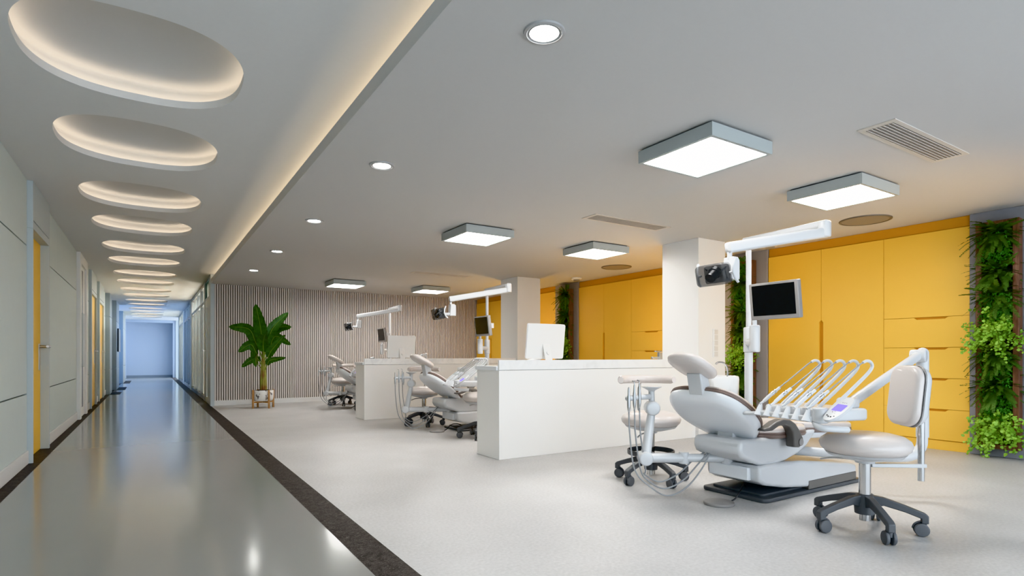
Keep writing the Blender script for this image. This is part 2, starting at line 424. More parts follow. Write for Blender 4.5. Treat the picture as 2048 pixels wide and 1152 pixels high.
# ------------------------------------------------------------------ clinic ceiling and long cove
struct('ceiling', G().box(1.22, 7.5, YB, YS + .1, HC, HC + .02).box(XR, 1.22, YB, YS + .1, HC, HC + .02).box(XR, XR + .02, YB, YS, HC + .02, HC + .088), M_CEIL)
struct('ceiling_void', G().box(1.36, 1.38, YB, YS + .1, HC + .02, HK), M_CEIL)
cs = obj('light_strip', G().box(1.20, 1.235, YB, YS - .05, HC + .022, HC + .03), emit('led_cove_long', (1.0, .80, .56), 3.9), smooth=0)
tag(cs, 'long warm light strip hidden behind the clinic ceiling edge', 'light strip')

# ------------------------------------------------------------------ slatted wall
struct('wall_back', G().box(XR, 7.4, YS, YS + .12, 0, HC + .3), M_SLATBACK)
sl = G(); x = 1.11
while x < XY + .1:
    sl.box(x, x + .028, YS - .028, YS, .10, HC); x += .0425
struct('wall_back_slats', sl, M_SLAT)
struct('baseboard_back', G().box(XR + .06, XY, YS - .04, YS, 0, .10), M_BASEB, bevel=.004)
struct('trim_5', G().box(XR - .005, XR + .065, YS - .05, YS + .3, 0, HK), M_CASING)

# ------------------------------------------------------------------ right corridor partitions and the rooms behind
struct('wall_right', G().box(XR, XR + .1, 27.1, 27.9, 0, HK).box(XR, XR + .1, 18.95, 19.75, 0, HK).box(XR, XR + .1, 23.15, 23.75, 0, HK).box(XR, XR + .1, 14.3, 14.5, 0, HK)
       .box(XR, XR + .1, 30.4, YE, 0, HK), M_CASING)
struct('wall_rooms', G().box(1.14, 4.4, 19.3, 19.4, 0, HK).box(1.14, 4.4, 23.4, 23.5, 0, HK).box(4.4, 4.5, 12.97, 27.6, 0, HK).box(1.14, 4.4, 27.5, 27.6, 0, HK), M_ROOMW)
struct('floor_rooms', G().box(1.045, 4.5, 12.97, YE, -.1, -.002), M_CORR)
struct('ceiling_rooms', G().box(1.36, 4.5, 12.97, 27.6, HK, HK + .03), M_CEIL)
bays = [(14.5, 18.95, 4), (19.75, 23.15, 3), (23.75, 27.1, 3)]
wl = ['glazed', 'middle', 'far']
for i, (y0, y1, n) in enumerate(bays):
    g = G(); w = (y1 - y0) / n
    for z0, z1 in ((0, .09), (2.17, 2.24), (2.56, HK)): g.box(XR + .01, XR + .07, y0, y1, z0, z1)
    for k in range(n + 1):
        yy = y0 + k * w; g.box(XR + .005, XR + .075, max(y0, yy - .03), min(y1, yy + .03), 0, HK)
    wd = struct('window_%d' % (i + 1), g, M_FRAME)
    obj('pane', G().box(XR + .035, XR + .041, y0, y1, .09, HK - .05), M_GLASS, wd, smooth=0)
    b = G(); z = .14
    Rm = Matrix.Rotation(rad(38), 4, 'Y')
    while z < 2.15:
        b.box(-.024, .024, y0 + .05, y1 - .05, -.0012, .0012, Matrix.Translation((XR + .115, 0, z)) @ Rm); z += .052
    b.box(XR + .095, XR + .135, y0 + .05, y1 - .05, 2.15, 2.19)
    bo = obj('venetian_blind', b, M_BLIND, smooth=0)
    tag(bo, ['pale slatted venetian blind behind the first glazed corridor bay', 'blue-lit venetian blind behind the middle glazed corridor bay',
             'narrow venetian blind behind the farthest glazed corridor bay'][i], 'blind', 'blinds behind the glazed partition')
# corner door with its slit of glass, green pane above
d = struct('door_5', G().box(XR + .01, XR + .05, 13.16, 13.72, 0, 2.2).box(XR + .01, XR + .05, 13.98, 14.3, 0, 2.2).box(XR + .01, XR + .05, 13.72, 13.98, 0, .12).box(XR + .01, XR + .05, 13.72, 13.98, 2.05, 2.2), M_CASING)
obj('pane', G().box(XR + .026, XR + .032, 13.7, 14.0, .1, 2.06), M_GLASS, d)
obj('handle', G().cyl((XR + .01, 14.15, 1.12), (XR - .04, 14.15, 1.12), .012).cyl((XR - .04, 14.16, 1.12), (XR - .04, 14.03, 1.12), .011), M_STEEL, d)
w = struct('window_4', G().box(XR + .01, XR + .05, 13.16, 14.3, 2.2, 2.25).box(XR + .01, XR + .05, 13.16, 14.3, 2.6, HK).box(XR + .01, XR + .05, 13.14, 13.2, 2.25, 2.6), M_FRAME)
obj('pane', G().box(XR + .026, XR + .032, 13.2, 14.3, 2.25, 2.6), M_GREENGL, w)
# furniture glimpsed through the blinds
gq = thing('storage_cabinet', 'brown storage cabinet glimpsed through the first blind', 'cabinet', (0, 0, 0))
obj('carcass', G().box(4.0, 4.38, 15.0, 17.4, 0, 2.3), M_ROOMB, gq); obj('door', G().box(3.98, 4.0, 15.02, 16.18, .05, 2.28), M_ROOMB, gq); obj('door', G().box(3.98, 4.0, 16.2, 17.38, .05, 2.28), M_ROOMB, gq)
gq = thing('storage_cabinet', 'yellow low cabinet glimpsed at the foot of the first blind', 'cabinet', (0, 0, 0))
obj('carcass', G().box(2.2, 2.7, 14.7, 18.6, 0, .8), M_YELLOW, gq, bevel=.005); obj('top', G().box(2.18, 2.72, 14.68, 18.62, .8, .83), M_WHITE, gq)

# ------------------------------------------------------------------ right side wall, yellow cabinets, grey panels
struct('wall_right_side', G().box(XY + .07, XY + .2, YB, YS, 0, HC + .1), M_GREYPANEL)
gp = G()
for y0, y1 in ((4.62, 5.36), (8.66, 9.40)): gp.box(XY - .02, XY + .07, y0 + .004, y1 - .004, 0, HC)
struct('wall_panel_grey', gp, M_GREYPANEL, bevel=.003)
gp = G(); ys = [2.366, 1.2, 0.0, -1.2, -2.4, YB]
for a, b in zip(ys[1:], ys[:-1]):
    for z0, z1 in ((0, .8), (.8, 1.63), (1.63, HC)): gp.box(XY - .02, XY + .07, a + .002, b - .002, z0 + .002, z1 - .002)
struct('wall_panel_concrete', gp, M_CONC, bevel=.002)

def prism_yz(g, poly, x0, x1):   # polygon (y,z) extruded from x0 to x1
    return g.prism(poly, x0, x1, YZ)
def cabinet(y0, y1, label):
    """y0 = near end (drawers), y1 = far end (hinged doors); all of it is one built-in run."""
    global ORG
    ORG = Vector((XY, y0, 0))
    t = thing('storage_cabinet', label, 'cabinet', ORG, 'yellow wall cabinets')
    W = y1 - y0; a = y0 + .36 * W; b = y0 + .68 * W; gp = .002; ZT, ZB = 2.335, .105
    obj('carcass', G().box(XY + .022, XY + .068, y0 + .003, y1 - .003, 0, HC - .002), M_YELSHADE, t, smooth=0)
    obj('filler', G().box(XY + .014, XY + .03, y0 + .003, y1 - .003, ZT + .008, HC - .002), M_YELSHADE, t, smooth=0)
    obj('plinth', G().box(XY + .012, XY + .03, y0 + .003, y1 - .003, 0, ZB - .006), M_YELLOW, t, smooth=0)
    # two tall doors share a slot grip
    s0, s1, h = .36, 1.42, .026
    g = G(); prism_yz(g, [(b + gp, ZB), (y1 - gp, ZB), (y1 - gp, ZT), (b + gp, ZT), (b + gp, s1 + .03), (b + h, s1), (b + h, s0), (b + gp, s0 - .03)], XY, XY + .02)
    obj('door', g, M_YELLOW, t, smooth=0)
    g = G(); prism_yz(g, [(a + gp, ZB), (b - gp, ZB), (b - gp, s0 - .03), (b - h, s0), (b - h, s1), (b - gp, s1 + .03), (b - gp, ZT), (a + gp, ZT)], XY, XY + .02)
    obj('door', g, M_YELLOW, t, smooth=0)
    obj('flap_door', G().box(XY, XY + .02, y0 + gp, a - gp, 1.42 + gp, ZT), M_YELLOW, t, smooth=0)
    m = (y0 + a) / 2 - .06
    for k in range(4):
        zt, zb = 1.42 - k * .329, 1.42 - (k + 1) * .329
        g = G(); prism_yz(g, [(y0 + gp, zb + gp), (a - gp, zb + gp), (a - gp, zt - gp), (m + .16, zt - gp), (m + .13, zt - .024), (m - .13, zt - .024), (m - .16, zt - gp), (y0 + gp, zt - gp)], XY, XY + .02)
        obj('drawer', g, M_YELLOW, t, smooth=0)
    ORG = Vector((0, 0, 0))
    return t
c1 = cabinet(2.37, 4.618, 'yellow built-in cabinet with drawers beside the nearest dental chair')
dup(c1, (XY, 6.41, 0), 'yellow built-in cabinet seen past the big white column above the counter')
dup(c1, (XY, 10.53, 0), 'farthest yellow built-in cabinet, meeting the slatted wall')
ORG = Vector((0, 0, 0))
for y0, y1, lab in ((5.365, 6.405, 'narrow yellow filler cabinet mostly hidden by the near column'), (9.405, 10.525, 'narrow yellow filler cabinet left of the third planter')):
    t = thing('storage_cabinet', lab, 'cabinet', (0, 0, 0), 'yellow wall cabinets')
    obj('carcass', G().box(XY + .022, XY + .068, y0, y1, 0, HC - .002), M_YELSHADE, t, smooth=0)
    obj('door', G().box(XY, XY + .02, y0 + .003, (y0 + y1) / 2 - .002, .105, 2.335), M_YELLOW, t, smooth=0)
    obj('door', G().box(XY, XY + .02, (y0 + y1) / 2 + .002, y1 - .003, .105, 2.335), M_YELLOW, t, smooth=0)
    obj('filler', G().box(XY + .014, XY + .03, y0, y1, 2.343, HC - .002), M_YELSHADE, t, smooth=0)
    obj('plinth', G().box(XY + .012, XY + .03, y0, y1, 0, .099), M_YELLOW, t, smooth=0)

# columns
struct('wall_column', G().box(5.66, 6.17, 4.61, 5.19, 0, HC), M_COLUMN, bevel=.003)
struct('wall_column.001', G().box(5.66, 6.17, 8.655, 9.235, 0, HC), M_COLUMN, bevel=.003)
struct('baseboard_column', G().box(5.65, 6.18, 4.60, 5.20, 0, .09), M_BASEB)
sw = thing('switch_panel', 'tall narrow panel of five sockets on the near column', 'socket', (0, 0, 0))
obj('plate', G().box(5.925, 6.022, 4.598, 4.61, .985, 1.34), M_COLUMN, sw, bevel=.003)
for k in range(5):
    obj('socket', G().box(5.94, 6.007, 4.592, 4.60, .995 + k * .069, .995 + k * .069 + .058), mat('socket_face', (.66, .64, .60), .5) if k == 0 else MATS['socket_face'], sw, bevel=.002)

# ------------------------------------------------------------------ ceiling fixtures
LR = ['first row', 'second row', 'third row']
L0 = None
for i, yl in enumerate((2.26, 5.45, 10.71)):
    for j, xl in enumerate((2.90, 4.70)):
        lab = ['largest square ceiling light panel, nearest the camera', 'square ceiling light panel between large vent and round speaker',
               'square ceiling light panel left of the middle vent', 'square ceiling light panel left of the white column top',
               'small far ceiling light panel, leftmost, before the slatted wall', 'small far ceiling light panel under the farthest vent'][i * 2 + j]
        if L0 is None:
            ORG = Vector((xl, yl, HC)); S = .62
            L0 = thing('ceiling_light', lab, 'ceiling light', ORG, 'square ceiling light panels')
            g = G(); a, b = 2.352, 2.437
            g.box(xl, xl + S, yl, yl + .025, a, b).box(xl, xl + S, yl + S - .025, yl + S, a, b).box(xl, xl + .025, yl + .025, yl + S - .025, a, b).box(xl + S - .025, xl + S, yl + .025, yl + S - .025, a, b)
            obj('frame', g, M_LAMPFR, L0, smooth=0)
            obj('gap_shadow_plate', G().box(xl + .02, xl + S - .02, yl + .02, yl + S - .02, 2.43, HC - .0005), M_BASEDARK, L0, smooth=0)  # dark plate stands in for the shadow in the gap above the frame
            obj('diffuser', G().box(xl + .025, xl + S - .025, yl + .025, yl + S - .025, 2.357, 2.366), M_PANEL, L0, smooth=0)
            ORG = Vector((0, 0, 0))
        else: dup(L0, (xl, yl, HC), lab)
D0 = None
for i, yl in enumerate((2.06, 4.16, 6.256, 8.351, 10.42)):
    lab = '%s round recessed downlight in the row along the clinic ceiling' % ['nearest and largest', 'second nearest', 'middle', 'second farthest', 'farthest and smallest'][i]
    if D0 is None:
        D0 = thing('downlight', lab, 'downlight', (1.49, yl, HC), 'round ceiling downlights')
        obj('trim_ring', G().lathe([(.094, 0), (.092, -.008), (.080, -.011), (.074, -.006), (.070, -.004), (.066, -.008), (.064, -.002), (.064, .0)], 40, cap=(False, False)), M_DLRING, D0)
        obj('lens', G().cyl((0, 0, -.004), (0, 0, -.001), .0635, n=40), M_DOWN, D0, smooth=0)
    else: dup(D0, (1.49, yl, HC), lab)
V0 = None
for i, yl in enumerate((1.65, 4.40, 9.05)):
    lab = ['large slotted air vent in the ceiling at upper right', 'slotted air vent between the two middle ceiling panels', 'farthest slotted air vent, near the slatted wall'][i]
    if V0 is None:
        V0 = thing('air_vent', lab, 'vent', (3.83, yl, HC), 'slotted ceiling air vents')
        L, Wd = 1.11, .225
        g = G().box(0, L, 0, .03, -.006, 0).box(0, L, Wd - .03, Wd, -.006, 0).box(0, .045, .03, Wd - .03, -.006, 0).box(L - .045, L, .03, Wd - .03, -.006, 0)
        obj('frame', g, M_VENT, V0, smooth=0)
        g = G()
        for k in range(7):
            yy = .042 + k * .0235; g.box(.045, L - .045, -.008, .008, -.0015, .0015, Matrix.Translation((0, yy, -.005)) @ Matrix.Rotation(rad(35), 4, 'X'))
        obj('louvres', g, M_VENT, V0, smooth=0)
        obj('duct', G().box(.04, L - .04, .028, Wd - .028, -.002, -.0006), MATS['duct_grey'], V0, smooth=0)
    else: dup(V0, (3.83, yl, HC), lab)
S0 = thing('ceiling_speaker', 'large round brown ceiling speaker beside the right light panel', 'speaker', (6.43, 3.06, HC), 'round ceiling speakers')
obj('rim', G().lathe([(.245, 0), (.243, -.010), (.222, -.012), (.218, -.002)], 40, cap=(False, False)), M_SPKRIM, S0)
obj('grille', G().cyl((0, 0, -.008), (0, 0, -.001), .22, n=40), M_SPK, S0)
dup(S0, (6.41, 6.86, HC), 'smaller-looking round brown ceiling speaker left of the near column')
K0 = thing('smoke_detector', 'white smoke detector on the ceiling behind the near lamp arm', 'smoke detector', (6.77, 4.38, HC), 'white ceiling smoke detectors')
obj('body', G().lathe([(.10, 0), (.10, -.022), (.085, -.03), (.06, -.032)], 28), M_WHITE, K0)
obj('sensor', G().lathe([(.058, -.03), (.058, -.05), (.045, -.058), (.02, -.06)], 28), M_BEZEL, K0)
dup(K0, (6.69, 8.23, HC), 'white smoke detector above the third planter on the ceiling')

# ------------------------------------------------------------------ reception counters
def counter(y, label, x1=5.655):
    global ORG
    ORG = Vector((2.83, y, 0)); x0 = 2.83
    t = thing('reception_counter', label, 'counter', ORG, 'white reception counters')
    obj('body', G().box(x0, x1, y, y + .435, 0, .860), M_COUNTER, t, bevel=.003)
    obj('worktop', G().box(x0 - .016, x1, y + .026, y + .45, .8605, .90), M_GREYPL, t, bevel=.003)
    obj('upstand', G().box(x0, x1, y - .002, y + .0255, .864, .960), M_MARBLE, t, bevel=.002)
    ORG = Vector((0, 0, 0)); return t
k1 = counter(4.65, 'white reception counter with marble edge beside the nearest dental chair')
dup(k1, (2.83, 8.70, 0), 'white reception counter farther back, behind the second dental chair')

def computer(x, y, label):
    global ORG
    ORG = Vector((x, y, .90)); t = thing('computer_monitor', label, 'computer monitor', ORG, 'white monitors on the counters')
    Mt = Matrix.Translation((x, y, 1.155)) @ Matrix.Rotation(rad(7), 4, 'X')
    back = rrect(-.245, .245, -.185, .185, .02)
    Mf = Mt @ Matrix(((1, 0, 0, 0), (0, 0, -1, 0), (0, 1, 0, 0), (0, 0, 0, 1)))
    obj('case', G().slab(back, rnd_prof(-.012, .016, .010), Mf), M_COUNTER, t)
    obj('screen', G().box(-.23, .23, .0125, .0145, -.13, .17, Mt), M_SCREEN, t)
    s = G(); w = .045
    s.add([(x - w, y - .015, 1.13), (x + w, y - .015, 1.13), (x + w, y - .085, .906), (x - w, y - .085, .906), (x - w, y - .006, 1.13), (x + w, y - .006, 1.13), (x + w, y - .076, .902), (x - w, y - .076, .902)],
          [(0, 1, 2, 3), (7, 6, 5, 4), (0, 4, 5, 1), (1, 5, 6, 2), (2, 6, 7, 3), (3, 7, 4, 0)])
    s.box(x - .07, x + .07, y - .088, y + .10, .9005, .908)
    s.cyl((x, y - .060, 1.035), (x, y - .045, 1.03), .02)
    obj('stand', s, M_COUNTER, t, bevel=.002); ORG = Vector((0, 0, 0)); return t
m1 = computer(3.53, 4.86, 'white all-in-one monitor seen from behind on the near counter')
dup(m1, (3.53, 8.92, .90), 'pale monitor seen from behind on the farther counter')
ORG = Vector((5.27, 4.9, .9))
fa = thing('faucet', 'square steel faucet on the near counter before the column', 'faucet', ORG)
obj('body', G().box(5.275, 5.325, 4.88, 4.92, .9005, 1.045), M_STEEL, fa, bevel=.003)
obj('spout', G().box(5.16, 5.28, 4.885, 4.915, .965, .99), M_STEEL, fa, bevel=.003)
obj('lever', G().box(5.215, 5.32, 4.885, 4.915, 1.05, 1.062), M_STEEL, fa, bevel=.002)
ORG = Vector((0, 0, 0))

# ------------------------------------------------------------------ stools
def caster_parts(stool, leg, ang):
    R = Matrix.Rotation(ang, 4, 'Z')
    g = G()
    for sgn in (-1, 1):
        g.cyl(R @ Vector((.268, sgn * .008, .037)), R @ Vector((.268, sgn * .027, .037)), .037, n=24, rd=.006)
    g.cyl(R @ Vector((.283, 0, .045)), R @ Vector((.283, 0, .082)), .011)
    g.tube([R @ Vector((.288, 0, .075)), R @ Vector((.265, 0, .080)), R @ Vector((.238, 0, .064)), R @ Vector((.228, 0, .040))], .0065, n=8)
    obj('caster', g, M_CASTER, leg)
def stool(name, label, cat, loc, rz, back):
    global ORG
    ORG = Vector((0, 0, 0))
    t = thing(name, label, cat, loc, 'dental stools', rz)
    prof = [(.018, .205), (.09, .196), (.20, .160), (.285, .128), (.301, .115), (.301, .072), (.266, .072), (.266, .098), (.19, .125), (.09, .150), (.018, .125)]
    for k in range(5):
        a = 2 * PI * k / 5 + rad(-22)
        R = Matrix.Rotation(a, 4, 'Z')
        g = G().prism(prof, -.019, .019, R @ XZ)
        lg = obj('leg', g, M_BASEDARK, t, bevel=.005)
        caster_parts(t, lg, a)
    obj('hub', G().lathe([(.03, .09), (.052, .095), (.056, .15), (.046, .20), (.034, .207)], 24), M_BASEDARK, t)
    obj('gas_column', G().cyl((0, 0, .2), (0, 0, .40), .031), M_CHROME, t)
    obj('column_foot', G().cyl((0, 0, .055), (0, 0, .092), .029), M_CHROME, t)
    obj('seat_plate', G().lathe([(.03, .382), (.05, .386), (.055, .402), (.11, .408), (.19, .430), (.205, .446), (.16, .450)], 40), M_PLASTIC, t)
    seat = [(.01, .443), (.16, .438), (.20, .446), (.226, .470), (.234, .495), (.224, .520), (.195, .542), (.14, .556), (.08, .561), (.01, .5615)]
    obj('seat', G().lathe(seat, 48), M_LEATHER, t, smooth=60)
    if back:
        obj('support_bar', G().box(.03, .33, -.022, .022, .362, .384), M_PLASTIC, t, bevel=.004)
        obj('backrest_post', G().cyl((.31, 0, .285), (.31, 0, .70), .017), M_CHROME, t)
        out = rrect(-.135, .135, -.172, .172, .085, 8)
        # pad faces the seat (-X), slightly leaning back, centre z .77
        Mp = Matrix.Translation((.245, 0, .772)) @ Matrix.Rotation(rad(6), 4, 'Y') @ Matrix(((0, 0, -1, 0), (1, 0, 0, 0), (0, 1, 0, 0), (0, 0, 0, 1)))
        bk = obj('backrest', G().slab(out, rnd_prof(-.004, .048, .026, 6), Mp), M_LEATHER, t, smooth=60)
        sh = G().slab(out, [(.06, -.058), (.035, -.052), (.012, -.034), (.0, -.012), (-.001, -.004), (.006, -.002)], Mp)
        obj('shell', sh, M_PLASTIC, bk, smooth=60)
        pp = [Mp @ Vector((x, y, -.002)) for x, y in out]
        obj('piping', G().rings([[p + (q * .004) for q in (Vector((0, 0, 0)),)] and
             [p + Vector((.005 * math.cos(a), 0, .005 * math.sin(a))) for a in (0, 1.57, 3.14, 4.71)] for p in pp], closed=True), M_BEZEL, bk)
    else:
        obj('foot_ring', G().lathe([(.165, .215), (.182, .215), (.185, .222), (.185, .252), (.176, .252), (.172, .226), (.16, .224)], 40, cap=(False, False))
            .box(-.17, .17, -.012, .012, .212, .222).box(-.012, .012, -.17, .17, .212, .222), M_BASEDARK, t)
        rb = .235
        pts = [(rb * math.cos(a), rb * math.sin(a), .806) for a in [rad(v) for v in range(-72, 73, 12)]]
        obj('body_rest', G().tube(pts, lambda q: .030 * (1 if .04 < q < .96 else .75), n=16, k=3, flat=1.15), M_LEATHER, t, smooth=60)
        obj('rest_arm', G().tube([(.05, 0, .40), (.20, .0, .40), (.285, 0, .44), (.285, 0, .60), (.25, 0, .80)], .010, n=10), M_STEEL, t)
    obj('lever', G().tube([(-.05, .03, .40), (-.12, .12, .392), (-.17, .17, .375)], .006, n=8), M_STEEL, t)
    return t
UO = [(0, 0), (-.038, 4.364), (-.057, 8.372)]
s1 = stool('dentist_stool', 'pearl leather stool with backrest in front of the nearest dental chair', 'stool', (3.475, 1.656, 0), rad(-36.6), True)
s2 = stool('assistant_stool', 'pearl leather stool with curved body rest between near counter and nearest dental chair', 'stool', (3.385, 3.225, 0), rad(64), False)
dup(s1, (3.475 + UO[1][0], 1.70 + UO[1][1], 0), 'dentist stool mostly hidden behind the left end of the near counter')
dup(s1, (3.475 + UO[2][0], 1.70 + UO[2][1], 0), 'dentist stool mostly hidden behind the left end of the farther counter')
dup(s2, (3.385 + UO[1][0], 3.225 + UO[1][1], 0), 'assistant stool with curved rest beside the second dental chair, before the farther counter')
dup(s2, (3.385 + UO[2][0], 3.225 + UO[2][1], 0), 'farthest assistant stool with curved rest, before the slatted wall')

# ------------------------------------------------------------------ dental unit
def dental_unit(label):
    global ORG
    ORG = Vector((3.9, 2.55, 0))
    t = thing('dental_chair', label, 'dental chair', ORG, 'dental chairs with instrument arms')
    P, GP = M_PLASTIC, M_GREYPL
    # floor plate and base
    obj('base_plate', G().slab(rrect(3.50, 4.80, 2.30, 2.83, .05), rnd_prof(0, .028, .008, 3)).slab(rrect(3.56, 4.30, 2.36, 2.78, .03), rnd_prof(.026, .045, .006, 3)), M_BASEDARK, t)
    g = G().prism([(3.45, .255), (3.455, .15), (3.52, .118), (3.75, .075), (4.04, .045), (4.70, .045), (4.72, .085), (4.72, .145), (4.62, .165), (4.3, .205), (3.95, .245), (3.7, .258)], -2.74, -2.31, XZ)
    bb = obj('base_body', g, P, t, bevel=.022, bseg=3)
    obj('base_skirt', G().box(4.04, 4.705, 2.305, 2.745, .028, .092), M_ARMREST, bb, bevel=.006)
    obj('junction_box', G().box(3.425, 3.47, 2.38, 2.70, .15, .24), GP, bb, bevel=.008)
    # seat carriage
    g = G().prism([(3.285, .44), (3.27, .37), (3.30, .325), (3.40, .285), (3.50, .252), (3.64, .243), (3.80, .258), (3.95, .295), (4.06, .34), (4.15, .41), (4.20, .455), (4.1, .46), (3.75, .438), (3.45, .438)], -2.72, -2.33, XZ)
    obj('seat_carriage', g, P, t, bevel=.035, bseg=4)
    # seat
    so = rrect(3.52, 4.12, 2.30, 2.76, .19, 9)
    seat = obj('seat_cushion', G().slab(so, rnd_prof(.44, .502, .028)), M_LEATHER, t, smooth=60)
    obj('seat_edge', G().slab(so, [(.02, .424), (.0, .430), (-.006, .440), (-.006, .450), (.0, .456), (-.004, .462), (-.004, .468), (.004, .474)]), M_PIPING, seat)
    # leg rest, very slightly falling to the foot end
    Ml = Matrix.Translation((4.05, 2.55, .478)) @ Matrix.Rotation(rad(3.5), 4, 'Y')
    lo = [(0, -.2), (.55, -.205)] + [(.62 + .2 * math.cos(a), .2 * math.sin(a)) for a in [rad(v) for v in range(-80, 81, 16)]] + [(.55, .205), (0, .2)]
    leg = obj('leg_cushion', G().slab(lo, rnd_prof(-.03, .035, .024), Ml), M_LEATHER, t, smooth=60)
    obj('leg_edge', G().slab(lo, [(.02, -.044), (-.005, -.036), (-.006, -.022), (.0, -.014), (-.004, -.008), (.004, .0)], Ml), M_PIPING, leg)
    obj('leg_support', G().slab([(p[0] * .96, p[1] * .82) for p in lo], [(.06, -.095), (.02, -.085), (0, -.06), (0, -.04)], Ml), GP, leg)
    # backrest
    al = rad(37)
    Mb = Matrix(((math.cos(al), 0, math.sin(al), 3.105), (0, 1, 0, 2.565), (-math.sin(al), 0, math.cos(al), .765), (0, 0, 0, 1)))
    half = [(0, .0), (0, .07), (.006, .14), (.03, .21), (.085, .272), (.16, .305), (.25, .318), (.34, .308), (.42, .27), (.49, .215), (.55, .172), (.60, .15), (.645, .13), (.655, .0)]
    bo_ = [Vector((a, b, 0)) for a, b in half[:-1]] + [Vector((half[-1][0], 0, 0))] + [Vector((a, -b, 0)) for a, b in reversed(half[1:-1])]
    bo = [(p.x, p.y) for p in cat_rom(bo_, 4, True)][::-1]
    br = obj('backrest', G().slab(bo, [(.10, -.060), (.05, -.056), (.025, -.046), (.010, -.03), (.002, -.012), (0, .004), (.006, .010)], Mb), GP, t, smooth=60)
    obj('cushion_edge', G().slab(bo, [(.02, .006), (.0, .010), (-.004, .017), (0, .023), (-.003, .029), (.0, .034), (.01, .038)], Mb), M_PIPING, br)
    obj('cushion', G().slab(bo, [(.012, .032), (.006, .040), (.014, .052), (.04, .060), (.10, .064)], Mb), M_LEATHER, br, smooth=60)
    # headrest
    ah = rad(28)
    Mh = Matrix(((math.cos(ah), 0, math.sin(ah), 3.05), (0, 1, 0, 2.54), (-math.sin(ah), 0, math.cos(ah), .925), (0, 0, 0, 1)))
    ho = ell(.165, .150, 40, 2.5)
    hr = obj('headrest', G().slab(ho, [(.08, -.026), (.03, -.022), (.006, -.008), (0, .008), (.008, .028), (.035, .042), (.09, .048)], Mh), M_LEATHER, t, smooth=60)
    g = G().add([(3.065, 2.485, .885), (3.065, 2.60, .885), (3.095, 2.60, .735), (3.095, 2.485, .735), (3.14, 2.485, .90), (3.14, 2.60, .90), (3.18, 2.60, .765), (3.18, 2.485, .765)],
                [(0, 1, 2, 3), (4, 7, 6, 5), (0, 4, 5, 1), (1, 5, 6, 2), (2, 6, 7, 3), (3, 7, 4, 0)])
    obj('headrest_bracket', g, P, hr, bevel=.008)
    obj('backrest_bracket', G().box(3.40, 3.445, 2.475, 2.61, .36, .50), P, t, bevel=.010)
    # armrest
    g = G().prism([(3.39, .522), (3.45, .528), (3.53, .560), (3.61, .574), (3.69, .565), (3.755, .535), (3.80, .49), (3.845, .43), (3.85, .385), (3.80, .365), (3.735, .372), (3.735, .43), (3.725, .475), (3.69, .513),
                   (3.63, .532), (3.56, .528), (3.49, .503), (3.40, .503)], -2.30, -2.235, XZ)
    ar = obj('armrest', g, M_ARMREST, t, bevel=.010, bseg=3)
    obj('pivot_cap', G().cyl((3.812, 2.236, .402), (3.812, 2.228, .402), .026, n=24, rd=.003), M_BEZEL, ar)
    # assistant arm
    aa = obj('assistant_arm', G().tube([(3.48, 2.57, .272), (3.21, 2.735, .276)], .030, n=18).tube([(3.21, 2.735, .276), (2.98, 2.89, .274)], .034, n=18)
             .tube([(2.98, 2.89, .274), (3.062, 2.906, .622)], lambda q: .037 - .009 * q, n=18)
             .cyl((3.061, 2.906, .64), (3.056, 2.905, .745), .022, n=16), P, t)
    obj('joint', G().cyl((3.47, 2.575, .225), (3.47, 2.575, .325), .043, n=24, rd=.012), P, aa)
    obj('joint', G().cyl((3.205, 2.74, .235), (3.205, 2.74, .318), .036, n=24, rd=.008), P, aa)
    obj('joint', G().cyl((2.945, 2.845, .274), (3.01, 2.94, .274), .050, n=28, rd=.014), P, aa)
    obj('joint', G().cyl((3.03, 2.86, .625), (3.095, 2.955, .625), .052, n=28, rd=.016), P, aa)
    obj('tray_mount', G().lathe([(.018, .738), (.026, .752), (.072, .776), (.072, .781), (.01, .781)], 28, Matrix.Translation((3.056, 2.905, 0))), P, aa)
    obj('holder_bar', G().cyl((2.815, 2.917, .702), (3.056, 2.905, .708), .019, n=18, rd=.016), P, aa)
    hx = [2.822, 2.876, 2.925, 2.957]; hy = [2.895, 2.895, 2.895, 2.935]
    for k in range(4):
        x, y = hx[k], hy[k]; tz = [.782, .80, .805, .782][k]
        g = G().lathe([(.004, tz), (.007, tz - .01), (.0085, tz - .05), (.012, tz - .075), (.0125, tz - .135), (.010, tz - .155), (.005, tz - .175)], 14, Matrix.Translation((x, y, 0)))
        if k in (1, 2): g.tube([(x, y, tz), (x - .004, y, tz + .018), (x - .02, y, tz + .024)], .004, n=8)
        hp = obj('suction_handpiece', g, M_STEEL, t)
        if k < 3:
            e = [(3.372, 2.60, .405), (3.378, 2.585, .398), (3.386, 2.57, .392)][k]
            low = [(3.02, 2.72, .035), (3.03, 2.76, .075), (3.03, 2.80, .115)][k]
            obj('hose', G().tube([(x, y, tz - .17), (x + .005, y - .005, .45), (x + .04, y - .02, .2), (low[0] - .07, low[1] + .08, low[2] + .045), low, (low[0] + .13, low[1] - .05, low[2] + .05),
                                  (low[0] + .25, low[1] - .10, .27 - .02 * (2 - k)), e, (e[0] + .05, e[1] - .02, e[2] - .01)], .0055, n=8, k=8), M_HOSE, hp)
    # delivery arm
    da = obj('delivery_arm', G().tube([(4.0, 2.50, .30), (4.22, 2.17, .292), (4.42, 1.92, .286), (4.525, 1.842, .30), (4.58, 1.81, .36), (4.589, 1.805, .45)], .034, n=18, k=5)
             .tube([(4.589, 1.805, .43), (4.589, 1.805, 1.02)], .039, n=22).ball((4.589, 1.805, 1.02), .039)
             .tube([(4.50, 1.80, 1.0), (3.50, 1.755, .715)], .030, n=20), P, t)
    obj('joint', G().cyl((4.53, 1.755, 1.0), (4.51, 1.85, 1.0), .045, n=24, rd=.012), P, da)
